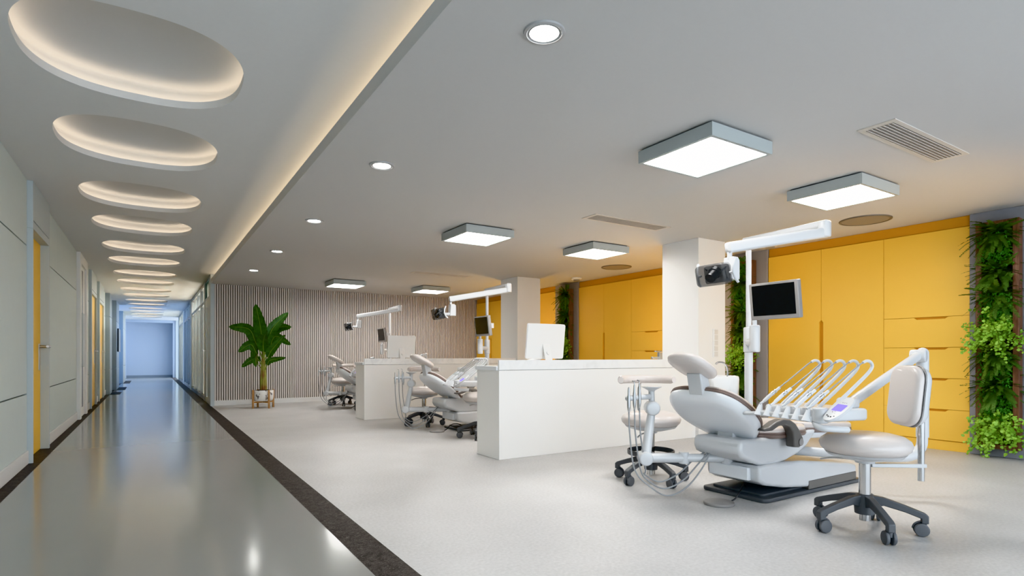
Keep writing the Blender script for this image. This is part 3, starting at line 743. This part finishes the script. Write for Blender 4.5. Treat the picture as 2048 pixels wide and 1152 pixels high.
    obj('joint', G().slab(rrect(3.415, 3.535, 1.70, 1.80, .035), rnd_prof(.69, .755, .02)), P, da)
    # instrument tray: n = towards the camera side, e = away from the headrest
    Mt = Matrix(((.97, .24, 0, 3.115), (-.24, .97, 0, 1.735), (0, 0, 1, 0), (0, 0, 0, 1)))
    tr = obj('instrument_tray', G().slab(rrect(.05, .40, .0, .46, .04), rnd_prof(.628, .698, .018), Mt).slab(rrect(0, .12, .045, .47, .02), rnd_prof(.626, .66, .01), Mt), P, t)
    obj('corner_hub', G().cyl(Mt @ Vector((.05, .02, .624)), Mt @ Vector((.05, .02, .712)), .042, n=28, rd=.015), P, tr)
    g = G()
    for k in range(6):
        g.cyl(Mt @ Vector((.004, .075 + k * .074, .63)), Mt @ Vector((.022, .075 + k * .074, .70)), .027, .010, n=16)
    obj('instrument_holder', g, M_GREYPL, tr)
    obj('handle', G().tube([Mt @ Vector(p) for p in ((.02, .44, .640), (-.01, .52, .634), (-.005, .60, .632), (.01, .66, .632))], .017, n=14, flat=.75), P, tr)
    obj('handle', G().tube([Mt @ Vector(p) for p in ((.04, .05, .63), (.02, .01, .607), (.05, -.03, .598), (.17, -.05, .590))], .018, n=14), P, tr)
    e = Vector((.913, -.409, 0)); step = Vector((-.0228, -.0885, 0)); b0 = Vector((3.226, 2.162, 0)); UP = Vector((0, 0, 1))
    for k in range(5):
        b = b0 + step * k
        q = lambda s_, z: b + e * s_ + UP * z
        w = obj('whip_arm', G().tube([q(.13, .665), q(.17, .706), q(.28, .80), q(.385, .893), q(.418, .935), q(.412, .962), q(.387, .972), q(.36, .962)], lambda u: .0115 - .0035 * u, n=10, k=5), P, tr)
        hp = obj('handpiece', G().tube([q(.005, .700), q(.03, .715), q(.075, .752), q(.14, .80)], lambda u: [.006, .0075, .011, .0115, .009][min(4, int(u * 5))], n=12, k=5), M_GREYPL if k % 2 else M_PLASTIC, t)
        obj('collar', G().cyl(q(.085, .760), q(.10, .771), .0128, n=14).cyl(q(.108, .777), q(.113, .7805), .0128, n=14), M_STEEL, hp)
        obj('cable', G().tube([q(.135, .798), q(.25, .882), q(.33, .943), q(.365, .965), q(.39, .972)], .0042, n=8), M_HOSE, hp)
    # oval control panel
    nrm = Vector((-.55, .10, .817)).normalized(); up = Vector((.778, -.247, .577)); pc = (3.176, 1.646, .7075)
    Mc = frame(pc, nrm, up)
    cp = obj('control_panel', G().slab(ell(.106, .052, 44, 2.2), rnd_prof(-.012, .006, .005, 3), Mc), P, t)
    obj('screen', G().box(-.020, .034, -.030, .030, .0061, .0078, Mc), M_PURPLE, cp, smooth=0)
    for kx, ky, r in ((-.066, -.022, .0046), (-.074, -.008, .0046), (-.074, .008, .0046), (-.066, .022, .0046), (-.044, -.010, .0022), (-.034, .012, .0022), (-.026, .0, .0022), (.052, -.012, .0018), (.052, .0, .0018), (.052, .012, .0018)):
        obj('button', G().cyl(Mc @ Vector((kx, ky, .0058)), Mc @ Vector((kx, ky, .0085)), r, n=12), M_BLACK if r > .003 else M_BEZEL, cp)
    # lamp post
    X, Y = 4.295, 2.976
    lp = obj('lamp_post', G().cyl((X, Y, .06), (X, Y, 1.10), .034, n=24).cyl((X, Y, 1.09), (X, Y, 1.98), .022, n=20).box(4.22, 4.37, 2.70, 2.98, .06, .15), P, t, bevel=.003)
    obj('clamp', G().cyl((X, Y, 1.03), (X, Y, 1.245), .042, n=24, rd=.012).cyl((4.05, 2.752, 1.03), (4.05, 2.752, 1.245), .040, n=24, rd=.012).tube([(X, Y, 1.115), (4.05, 2.752, 1.115)], .032, n=16), P, lp)
    mo = obj('monitor_arm', G().tube([(4.05, 2.752, 1.2), (4.05, 2.752, 1.36), (4.055, 2.70, 1.415), (4.05, 2.58, 1.425), (4.03, 2.50, 1.425)], .019, n=14).box(3.985, 4.10, 2.45, 2.56, 1.39, 1.46), P, lp, bevel=.003)
    Mm = Matrix.Translation((3.945, 2.526, 1.416)) @ Matrix.Rotation(rad(-7), 4, 'Y') @ Matrix(((0, 0, -1, 0), (-1, 0, 0, 0), (0, 1, 0, 0), (0, 0, 0, 1)))
    mn = obj('monitor', G().slab(rrect(-.198, .198, -.14, .14, .008, 3), rnd_prof(-.045, .0, .006, 3), Mm), M_BEZEL, t)
    obj('screen', G().box(-.172, .172, -.108, .122, .0002, .002, Mm), M_SCREEN, mn, smooth=0)
    # light arm: post -> far elbow -> back to the lamp
    la = obj('light_arm', G(), P, t) if False else None
    def beam(g, a, b, wd, h, r=.02):
        a, b = Vector(a), Vector(b); L = (b - a).length
        M = frame(a, b - a, (0, 0, 1)); return g.slab(rrect(-h / 2, h / 2, -wd / 2, wd / 2, r), [(r, 0), (0, r * .6), (0, L - r * .6), (r, L)], M)
    g = G(); beam(g, (4.31, 3.03, 1.985), (4.245, 2.27, 1.985), .075, .052)
    la = obj('light_arm', g, P, t)
    obj('elbow', G().cyl((4.25, 2.31, 1.885), (4.25, 2.31, 2.006), .046, n=24, rd=.014), P, la)
    g = G(); beam(g, (4.27, 2.305, 1.925), (3.465, 2.578, 1.768), .07, .078)
    ob = obj('lower_beam', g, P, la)
    g = G(); g.cyl((3.49, 2.57, 1.69), (3.49, 2.57, 1.75), .017)
    obj('swivel', g, P, la)
    g = G().prism([(-.035, -.08), (.055, -.08), (.055, .06), (.03, .08), (-.02, .08)], -.04, .04, Matrix.Translation((3.497, 2.57, 1.625)) @ XZ)
    ol = obj('lamp_bracket', g, P, t, bevel=.006)
    obj('yoke', G().tube([(3.49, 2.57, 1.57), (3.43, 2.57, 1.565), (3.36, 2.567, 1.566)], .022, n=14), P, ol)
    # operating light
    Mo = Matrix.Translation((3.305, 2.565, 1.565)) @ Matrix.Rotation(rad(-12), 4, 'Y') @ Matrix(((0, 0, -1, 0), (-1, 0, 0, 0), (0, 1, 0, 0), (0, 0, 0, 1)))
    op = obj('operating_light', G().slab(rrect(-.118, .118, -.074, .074, .03), rnd_prof(-.05, .05, .015), Mo), M_SMOKE, t, smooth=60)
    obj('reflector', G().slab(rrect(-.104, .104, -.062, .062, .02), [(.0, -.044), (.0, -.038), (.03, -.034)], Mo), M_BEZEL, op)
    obj('lens', G().cyl(Mo @ Vector((.0, .022, -.034)), Mo @ Vector((.0, -.022, .046)), .036, n=28, rd=.004).cyl(Mo @ Vector((0, .022, -.034)), Mo @ Vector((0, .008, -.008)), .042, n=28), M_BLACK, op)
    for sg in (-1, 1):
        obj('handle', G().tube([Mo @ Vector(p) for p in ((sg * .118, 0, -.02), (sg * .145, 0, -.02))], .008, n=10)
            .tube([Mo @ Vector(p) for p in ((sg * .155, .085, -.05), (sg * .15, .04, -.025), (sg * .147, 0, -.018), (sg * .15, -.04, -.025), (sg * .155, -.075, -.045))], .0095, n=10), P, op)
    # cuspidor
    C0 = Matrix.Translation((4.14, 3.20, 0))
    cu = obj('cuspidor_bowl', G().lathe([(.05, .52), (.09, .56), (.17, .60), (.195, .64), (.20, .80), (.197, .822), (.188, .828), (.175, .815), (.16, .74), (.09, .69), (.01, .685)], 44, C0), M_SINK, t, smooth=60)
    obj('bowl_arm', G().cyl((4.14, 3.20, .56), (4.14, 3.2, .30), .05, n=20).tube([(4.14, 3.2, .40), (X, Y, .40)], .035, n=14), P, cu)
    obj('spout', G().tube([(4.30, 3.19, .80), (4.30, 3.19, .88), (4.27, 3.20, .935), (4.22, 3.22, .945), (4.19, 3.23, .93)], .008, n=10), M_CHROME, cu)
    ORG = Vector((0, 0, 0))
    return t
d1 = dental_unit('nearest reclining dental chair with instrument tray, lamp arm and screen')
b = d1.location
dup(d1, (b.x + UO[1][0], b.y + UO[1][1], 0), 'second dental chair, partly hidden by the near reception counter')
dup(d1, (b.x + UO[2][0], b.y + UO[2][1], 0), 'farthest dental chair in front of the slatted wall')
fp = thing('foot_pedal', 'round grey foot pedal on the floor by the nearest dental chair', 'foot pedal', (3.24, 2.47, 0), 'round foot pedals')
ORG = Vector((3.24, 2.47, 0))
obj('pedal_disc', G().lathe([(.096, 0), (.1, .004), (.1, .014), (.096, .019), (.088, .021), (.01, .027)], 40, Matrix.Translation(ORG)), M_BEZEL, fp)
obj('cord', G().tube([(3.315, 2.44, .012), (3.36, 2.43, .03), (3.40, 2.425, .07), (3.46, 2.45, .09), (3.55, 2.50, .085), (3.62, 2.53, .06)], .005, n=8), M_BLACK, fp)
ORG = Vector((0, 0, 0))
dup(fp, (3.24 + UO[1][0], 2.47 + UO[1][1], 0), 'round foot pedal on the floor by the second dental chair')
dup(fp, (3.24 + UO[2][0], 2.47 + UO[2][1], 0), 'round foot pedal on the floor by the farthest dental chair')

# ------------------------------------------------------------------ banana plant on its stand
PX, PY = 1.86, 11.82
ps = thing('plant_stand', 'light wooden four-legged plant stand by the slatted wall', 'plant stand', (PX, PY, 0))
ORG = Vector((PX, PY, 0))
for k in range(4):
    a = rad(20 + 90 * k); x, y = PX + .205 * math.cos(a), PY + .205 * math.sin(a)
    obj('leg', G().slab(rrect(x - .017, x + .017, y - .017, y + .017, .006, 3), [(.003, 0), (0, .003), (0, .347), (.003, .35)]), M_OAK, ps)
g = G()
for k in range(2):
    a = rad(20 + 90 * k); g.box(-.195, .195, -.014, .014, .10, .13, Matrix.Translation((PX, PY, 0)) @ Matrix.Rotation(a, 4, 'Z'))
obj('cross_bar', g, M_OAK, ps)
pl = thing('potted_banana_plant', 'tall banana plant in a speckled terrazzo pot before the slatted wall', 'plant', (PX, PY, .13))
ORG = Vector((PX, PY, .13)); T0 = Matrix.Translation((PX, PY, 0))
obj('pot', G().lathe([(.10, .131), (.155, .135), (.175, .16), (.183, .22), (.184, .335), (.180, .342), (.172, .335), (.168, .30), (.01, .30)], 44, T0), M_TERR, pl, smooth=50)
obj('soil', G().lathe([(.17, .30), (.165, .335), (.1, .35), (.01, .352)], 30, T0), M_SOIL, pl)
obj('trunk', G().tube([(PX + .03, PY, .33), (PX + .025, PY, .6), (PX + .015, PY, .85), (PX, PY, 1.1)], lambda q: .042 - .022 * q, n=14)
    .tube([(PX - .03, PY - .02, .33), (PX - .035, PY - .02, .6), (PX - .02, PY - .01, .95)], lambda q: .03 - .016 * q, n=12)
    .tube([(PX - .005, PY - .045, .33), (PX - .01, PY - .04, .7), (PX, PY - .02, 1.0)], lambda q: .022 - .01 * q, n=12), M_STEM, pl)
RV = Vector((.842, -.539, 0)); FV = Vector((.539, .842, 0))
def banana_leaf(base, mid, tip, w, fold=.25, roll=0.0):
    pts = cat_rom([base, base + (mid - base) * .5 + Vector((0, 0, .02)), mid, tip], 9)
    n = len(pts); g = G(); rows = []; st = 8
    for i in range(st, n):
        u = (i - st) / (n - 1 - st)
        tn = (pts[min(i + 1, n - 1)] - pts[i - 1]).normalized()
        side = (tn.cross(FV) + .35 * tn.cross(Vector((0, 0, 1))) * (1 if tn.dot(RV) > 0 else 1)).normalized()
        side = (Matrix.Rotation(roll, 3, tn) @ side)
        nm = side.cross(tn)
        if nm.dot(FV) > 0: nm = -nm
        ww = w * (math.sin(PI * min(1, u * .86 + .10)) ** .75) * (1 if u < .97 else .3) + .004
        rp = 1 + .05 * math.sin(i * 2.1)
        rows.append([pts[i] + side * ww * rp * k + nm * (abs(k) ** 1.4) * ww * fold for k in (-1, -.66, -.33, 0, .33, .66, 1)])
    vs = [p for r in rows for p in r]; fs = []
    for i in range(len(rows) - 1):
        for j in range(6): fs.append((i * 7 + j, i * 7 + j + 1, (i + 1) * 7 + j + 1, (i + 1) * 7 + j))
    g.add(vs, fs)
    o = obj('leaf', g, M_LEAF, pl, smooth=80)
    s_ = G().tube([pts[k] for k in range(0, n, 2)], lambda q: .009 - .0065 * q, n=6, smooth=False)
    obj('leaf_stalk', s_, M_RIB, o)
def lp_(r, f_, z): return Vector((PX, PY, 0)) + RV * r + FV * f_ + Vector((0, 0, z))
banana_leaf(lp_(0, 0, 1.0), lp_(-.01, -.10, 1.55), lp_(-.01, -.30, 1.97), .125, .10)
banana_leaf(lp_(.01, 0, 1.0), lp_(.17, .05, 1.55), lp_(.42, .15, 1.85), .095, .25)
banana_leaf(lp_(.02, 0, 1.0), lp_(.22, .15, 1.55), lp_(.50, .10, 1.57), .095, .3)
banana_leaf(lp_(-.02, 0, .98), lp_(-.26, -.05, 1.52), lp_(-.60, -.12, 1.56), .105, .3)
banana_leaf(lp_(-.02, 0, .95), lp_(-.16, .0, 1.30), lp_(-.38, .05, 1.52), .10, .2)
banana_leaf(lp_(.0, 0, .95), lp_(-.07, .02, 1.32), lp_(-.13, .12, 1.62), .10, .2)
banana_leaf(lp_(.01, 0, .9), lp_(.06, -.14, 1.27), lp_(.20, -.36, 1.42), .115, .15)
banana_leaf(lp_(.02, 0, .9), lp_(.26, -.05, 1.38), lp_(.54, -.02, 1.22), .085, .3)
banana_leaf(lp_(.03, 0, .82), lp_(.22, -.12, 1.12), lp_(.50, -.20, 1.40), .075, .3)
banana_leaf(lp_(-.02, 0, .85), lp_(-.22, -.06, 1.22), lp_(-.42, -.12, 1.08), .085, .3)
banana_leaf(lp_(-.01, -.02, .8), lp_(-.06, -.2, .99), lp_(.03, -.36, .80), .075, .3)
banana_leaf(lp_(-.01, -.02, .82), lp_(-.12, -.1, .97), lp_(-.15, -.16, 1.10), .06, .3)
banana_leaf(lp_(-.02, 0, .74), lp_(-.19, -.05, .93), lp_(-.37, -.10, .79), .062, .3)
banana_leaf(lp_(.03, 0, .72), lp_(.16, -.05, .92), lp_(.48, -.12, .97), .055, .3)
ORG = Vector((0, 0, 0))

# ------------------------------------------------------------------ living walls
def arc_pts(d, L, droop, k=9):
    d = Vector(d).normalized(); out = []
    for i in range(k + 1):
        u = i / k; out.append(d * (L * u) + Vector((0, 0, -droop * L * u * u)))
    return out
def fern_mesh(seed, nf=64, L0=.30, pw=.040):
    rnd = random.Random(seed); g = G()
    for q in range(nf):
        a = rnd.uniform(-1.45, 1.45); el = rnd.uniform(-.75, .95)
        d = Vector((-math.cos(a) * math.cos(el), math.sin(a) * math.cos(el), math.sin(el)))
        L = L0 * rnd.uniform(.6, 1.1); P = arc_pts(d, L, rnd.uniform(.1, .45), 22)
        side = d.cross(Vector((rnd.uniform(-.3, .3), rnd.uniform(-.3, .3), 1))).normalized()
        for i in range(2, len(P)):
            u = i / (len(P) - 1); t = (P[i] - P[i - 1]).normalized()
            ln = pw * (1.15 - u) ** .6 * (min(1, u * 4)) + .004
            for sg in (-1, 1):
                dr = (side * sg + t * .55 + Vector((0, 0, rnd.uniform(-.15, .2)))).normalized(); wv = t * .0062
                b = P[i]; g.add([b - wv, b + dr * ln * .55 - wv * 1.1, b + dr * ln, b + dr * ln * .5 + wv * 1.2, b + wv], [(0, 1, 2, 3, 4)])
    return g
def maiden_mesh(seed, nb=64, L0=.29, lr=.021):
    rnd = random.Random(seed); g = G(); tw = G()
    for q in range(nb):
        a = rnd.uniform(-1.5, 1.5); el = rnd.uniform(-1.0, 1.0)
        d = Vector((-math.cos(a) * math.cos(el), math.sin(a) * math.cos(el), math.sin(el)))
        L = L0 * rnd.uniform(.5, 1.1); P = arc_pts(d, L, rnd.uniform(.15, .6), 8)
        tw.tube([P[0], P[4], P[8]], .0012, n=4, k=3)
        for i in range(2, len(P)):
            for sg in (-1, 1, 0):
                r = lr * rnd.uniform(.6, 1.15); c = P[i] + Vector((rnd.uniform(-.02, .02), rnd.uniform(-.022, .022), rnd.uniform(-.022, .022)))
                nrm = Vector((-1 + rnd.uniform(-.5, .5), rnd.uniform(-.8, .8), rnd.uniform(-.1, 1.1)))
                M = frame(c, nrm, (rnd.uniform(-1, 1), rnd.uniform(-1, 1), -1))
                g.add([(0, -r * .2, 0), (r * .8, -r * .75, .1 * r), (r * 1.25, -r * .3, 0), (r * 1.3, r * .3, 0), (r * .8, r * .8, .1 * r), (0, r * .25, 0)], [(0, 1, 2, 3, 4, 5)], M)
    return g, tw
def moss_mesh(seed, n=900):
    rnd = random.Random(seed); g = G()
    for q in range(n):
        c = Vector((-rnd.uniform(0, .11), rnd.uniform(-.13, .13), rnd.uniform(-.17, .17))); r = rnd.uniform(.008, .017)
        M = frame(c, (-1 + rnd.uniform(-.6, .6), rnd.uniform(-1, 1), rnd.uniform(-.4, 1)), (rnd.uniform(-1, 1), rnd.uniform(-1, 1), 1))
        g.add([(-r, 0, 0), (0, -r * .6, r * .2), (r, 0, 0), (0, r * .6, r * .2)], [(0, 1, 2, 3)], M)
    return g
PROTO = {}
def plant_obj(kind, var):
    key = (kind, var)
    if key in PROTO: return PROTO[key]
    if kind == 'fern': o = obj('fern', fern_mesh(10 + var), M_FERN, smooth=0)
    elif kind == 'moss': o = obj('moss_fern', moss_mesh(30 + var), M_MOSS, smooth=0)
    else:
        g, tw = maiden_mesh(50 + var); o = obj('maidenhair_fern', g, M_MAIDEN, smooth=0); obj('twigs', tw, M_TWIG, o, smooth=0)
    PROTO[key] = [o, False]; return PROTO[key]
def place_plant(kind, var, loc, rx, sc, label, group):
    pr = plant_obj(kind, var)
    if not pr[1]: o = pr[0]; pr[1] = True
    else:
        o = pr[0].copy(); COL.objects.link(o)
        for ch in pr[0].children: c = ch.copy(); COL.objects.link(c); c.parent = o
    o.location = loc; o.rotation_euler = (rx, 0, 0); o.scale = (sc, sc, sc)
    return tag(o, label, 'fern' if kind != 'moss' else 'plant', group)
def planter(y0, y1, label):
    t = thing('planter_box', label, 'planter', (XY - .02, y0, 0), 'walnut wall planters')
    global ORG
    ORG = Vector((XY - .02, y0, 0)); xf, xb = XY - .115, XY - .021; w = .05
    g = G().box(xf, xb, y0, y0 + w, .09, 2.325).box(xf, xb, y1 - w, y1, .09, 2.325).box(xf, xb, y0 + w, y1 - w, 2.28, 2.325).box(xf, xb, y0 + w, y1 - w, .09, .135)
    obj('frame', g, M_WOOD, t, bevel=.003)
    obj('back_panel', G().box(xb - .02, xb - .003, y0 + w, y1 - w, .135, 2.28), mat('planter_felt', (.02, .035, .015), .9) if 'planter_felt' not in MATS else MATS['planter_felt'], t, smooth=0)
    ORG = Vector((0, 0, 0)); return t
w1 = planter(1.945, 2.285, 'tall walnut wall planter full of ferns at the right edge')
dup(w1, (XY - .02, 4.785, 0), 'tall walnut wall planter behind the lamp post of the nearest chair')
dup(w1, (XY - .02, 8.80, 0), 'tall walnut wall planter behind the near white monitor')
seqs = [
 (2.125, 'right edge planter', [('fern', 0, 2.215, 1.0, 'topmost dark fern'), ('moss', 0, 2.03, 1.0, 'small bright green moss clump'), ('fern', 1, 1.84, .9, 'dark fern, second from the top'),
   ('fern', 2, 1.60, .95, 'dark fern, third from the top'), ('moss', 0, 1.44, 1.0, 'moss clump above the upper maidenhair'), ('maiden', 0, 1.27, 1.0, 'upper light green maidenhair fern'), ('fern', 0, 1.02, .95, 'dark fern just under the upper maidenhair'),
   ('moss', 0, .86, 1.0, 'moss clump between the two lowest dark ferns'), ('fern', 1, .70, .98, 'lowest dark fern'), ('moss', 0, .50, 1.0, 'lowest moss clump'), ('maiden', 1, .34, 1.05, 'lower light green maidenhair fern')]),
 (4.97, 'planter behind the lamp post', [('moss', 0, 2.20, 1.0, 'top bright moss clump'), ('fern', 1, 2.02, .9, 'topmost dark fern'), ('moss', 0, 1.80, 1.0, 'middle moss clump'), ('fern', 2, 1.62, .95, 'second dark fern'), ('fern', 0, 1.36, .9, 'third dark fern'),
   ('maiden', 0, 1.08, .95, 'light green maidenhair fern'), ('fern', 1, .78, 1.0, 'lowest dark fern'), ('fern', 2, .45, 1.0, 'bottom dark fern')]),
 (8.97, 'planter behind the near monitor', [('fern', 2, 2.22, 1.0, 'topmost dark fern'), ('moss', 0, 2.0, 1.0, 'moss clump'), ('fern', 0, 1.83, .95, 'second dark fern'), ('fern', 1, 1.58, 1.0, 'third dark fern'),
   ('maiden', 1, 1.28, 1.0, 'light green maidenhair fern'), ('fern', 2, 1.0, 1.0, 'dark fern under the maidenhair')])]
for yc, where, items in seqs:
    for k, (kind, var, z, sc, lab) in enumerate(items):
        place_plant(kind, var, (XY - .055, yc, z), random.uniform(-.25, .25), sc, lab + ' in the ' + where, 'plants in the ' + where)

# ------------------------------------------------------------------ lights
def area(name, loc, rot, size, energy, color, shape='RECTANGLE', sy=None):
    L = bpy.data.lights.new(name, 'AREA'); L.energy = energy; L.color = color; L.shape = shape; L.size = size; L.size_y = sy or size
    o = bpy.data.objects.new(name, L); COL.objects.link(o); o.location = loc; o.rotation_euler = rot; return o
def spot(loc, e):
    L = bpy.data.lights.new('downlight_beam', 'SPOT'); L.energy = e; L.color = (1, .96, .9); L.spot_size = rad(120); L.spot_blend = .9; L.shadow_soft_size = .05
    o = bpy.data.objects.new('downlight_beam', L); COL.objects.link(o); o.location = loc
for yl in (2.06, 4.16, 6.256, 8.351, 10.42): spot((1.49, yl, 2.43), 14)
# added unseen warm spots that tint the ceiling, behind the columns and past the right edge
def warm_fill(loc, e, aim=None, cone=140):
    L = bpy.data.lights.new('ceiling_tint_spot', 'SPOT'); L.energy = e; L.color = (1, .55, .10); L.spot_size = rad(cone); L.spot_blend = 1; L.shadow_soft_size = .12
    o = bpy.data.objects.new('ceiling_tint_spot', L); COL.objects.link(o); o.location = loc; o.rotation_euler = (rad(180), 0, 0) if aim is None else (Vector(aim) - Vector(loc)).to_track_quat('-Z', 'Y').to_euler()
for lx, ly, e in ((6.3, 5.6, 36), (6.3, 9.6, 30)): warm_fill((lx, ly, .25), e)
warm_fill((6.0, .9, .25), 42, (5.6, 3.2, 2.45), 85)
# added unseen blue area lights, standing in for daylight at the corridor end
area('added_blue_fill', (1.36, 29.1, 1.4), (0, rad(90), 0), 2.2, 10, (.42, .62, 1.0), sy=2.2)
area('added_blue_fill', (-2.45, 23.5, 1.4), (0, rad(-90), 0), 2.0, 24, (.36, .58, 1.0), sy=2.6)
area('added_blue_fill', (-2.1, 29.2, 1.4), (0, rad(-90), 0), 2.2, 6, (.42, .62, 1.0), sy=2.4)
area('room_light', (2.6, 16.8, 2.6), (0, 0, 0), 1.2, 420, (1, .95, .86), sy=3.2)
area('room_light', (2.6, 21.4, 2.6), (0, 0, 0), 1.2, 190, (.40, .58, 1.0), sy=2.4)
area('room_light', (2.6, 25.4, 2.6), (0, 0, 0), 1.2, 300, (.9, .95, 1.0), sy=2.4)

w = bpy.data.worlds.new('world'); SC.world = w; w.use_nodes = True
bg = w.node_tree.nodes['Background']; bg.inputs[0].default_value = (.80, .90, 1.0, 1); bg.inputs[1].default_value = 1.9

# ------------------------------------------------------------------ camera
cam = bpy.data.cameras.new('camera'); co = bpy.data.objects.new('camera', cam); COL.objects.link(co)
co.location = (0, 0, 1.0); co.rotation_euler = (rad(90), 0, -math.atan(726 / 1134))
cam.sensor_width = 36; cam.lens = 1134 / 2048 * 36; cam.shift_y = (712 - 576) / 2048; cam.clip_start = .05; cam.clip_end = 200
SC.camera = co
SC.view_settings.view_transform = 'Khronos PBR Neutral'
SC.view_settings.look = 'None'
SC.view_settings.exposure = 1.38
SC.cycles.use_denoising = True
SC.cycles.max_bounces = 10
SC.cycles.diffuse_bounces = 6
SC.cycles.sample_clamp_indirect = 8
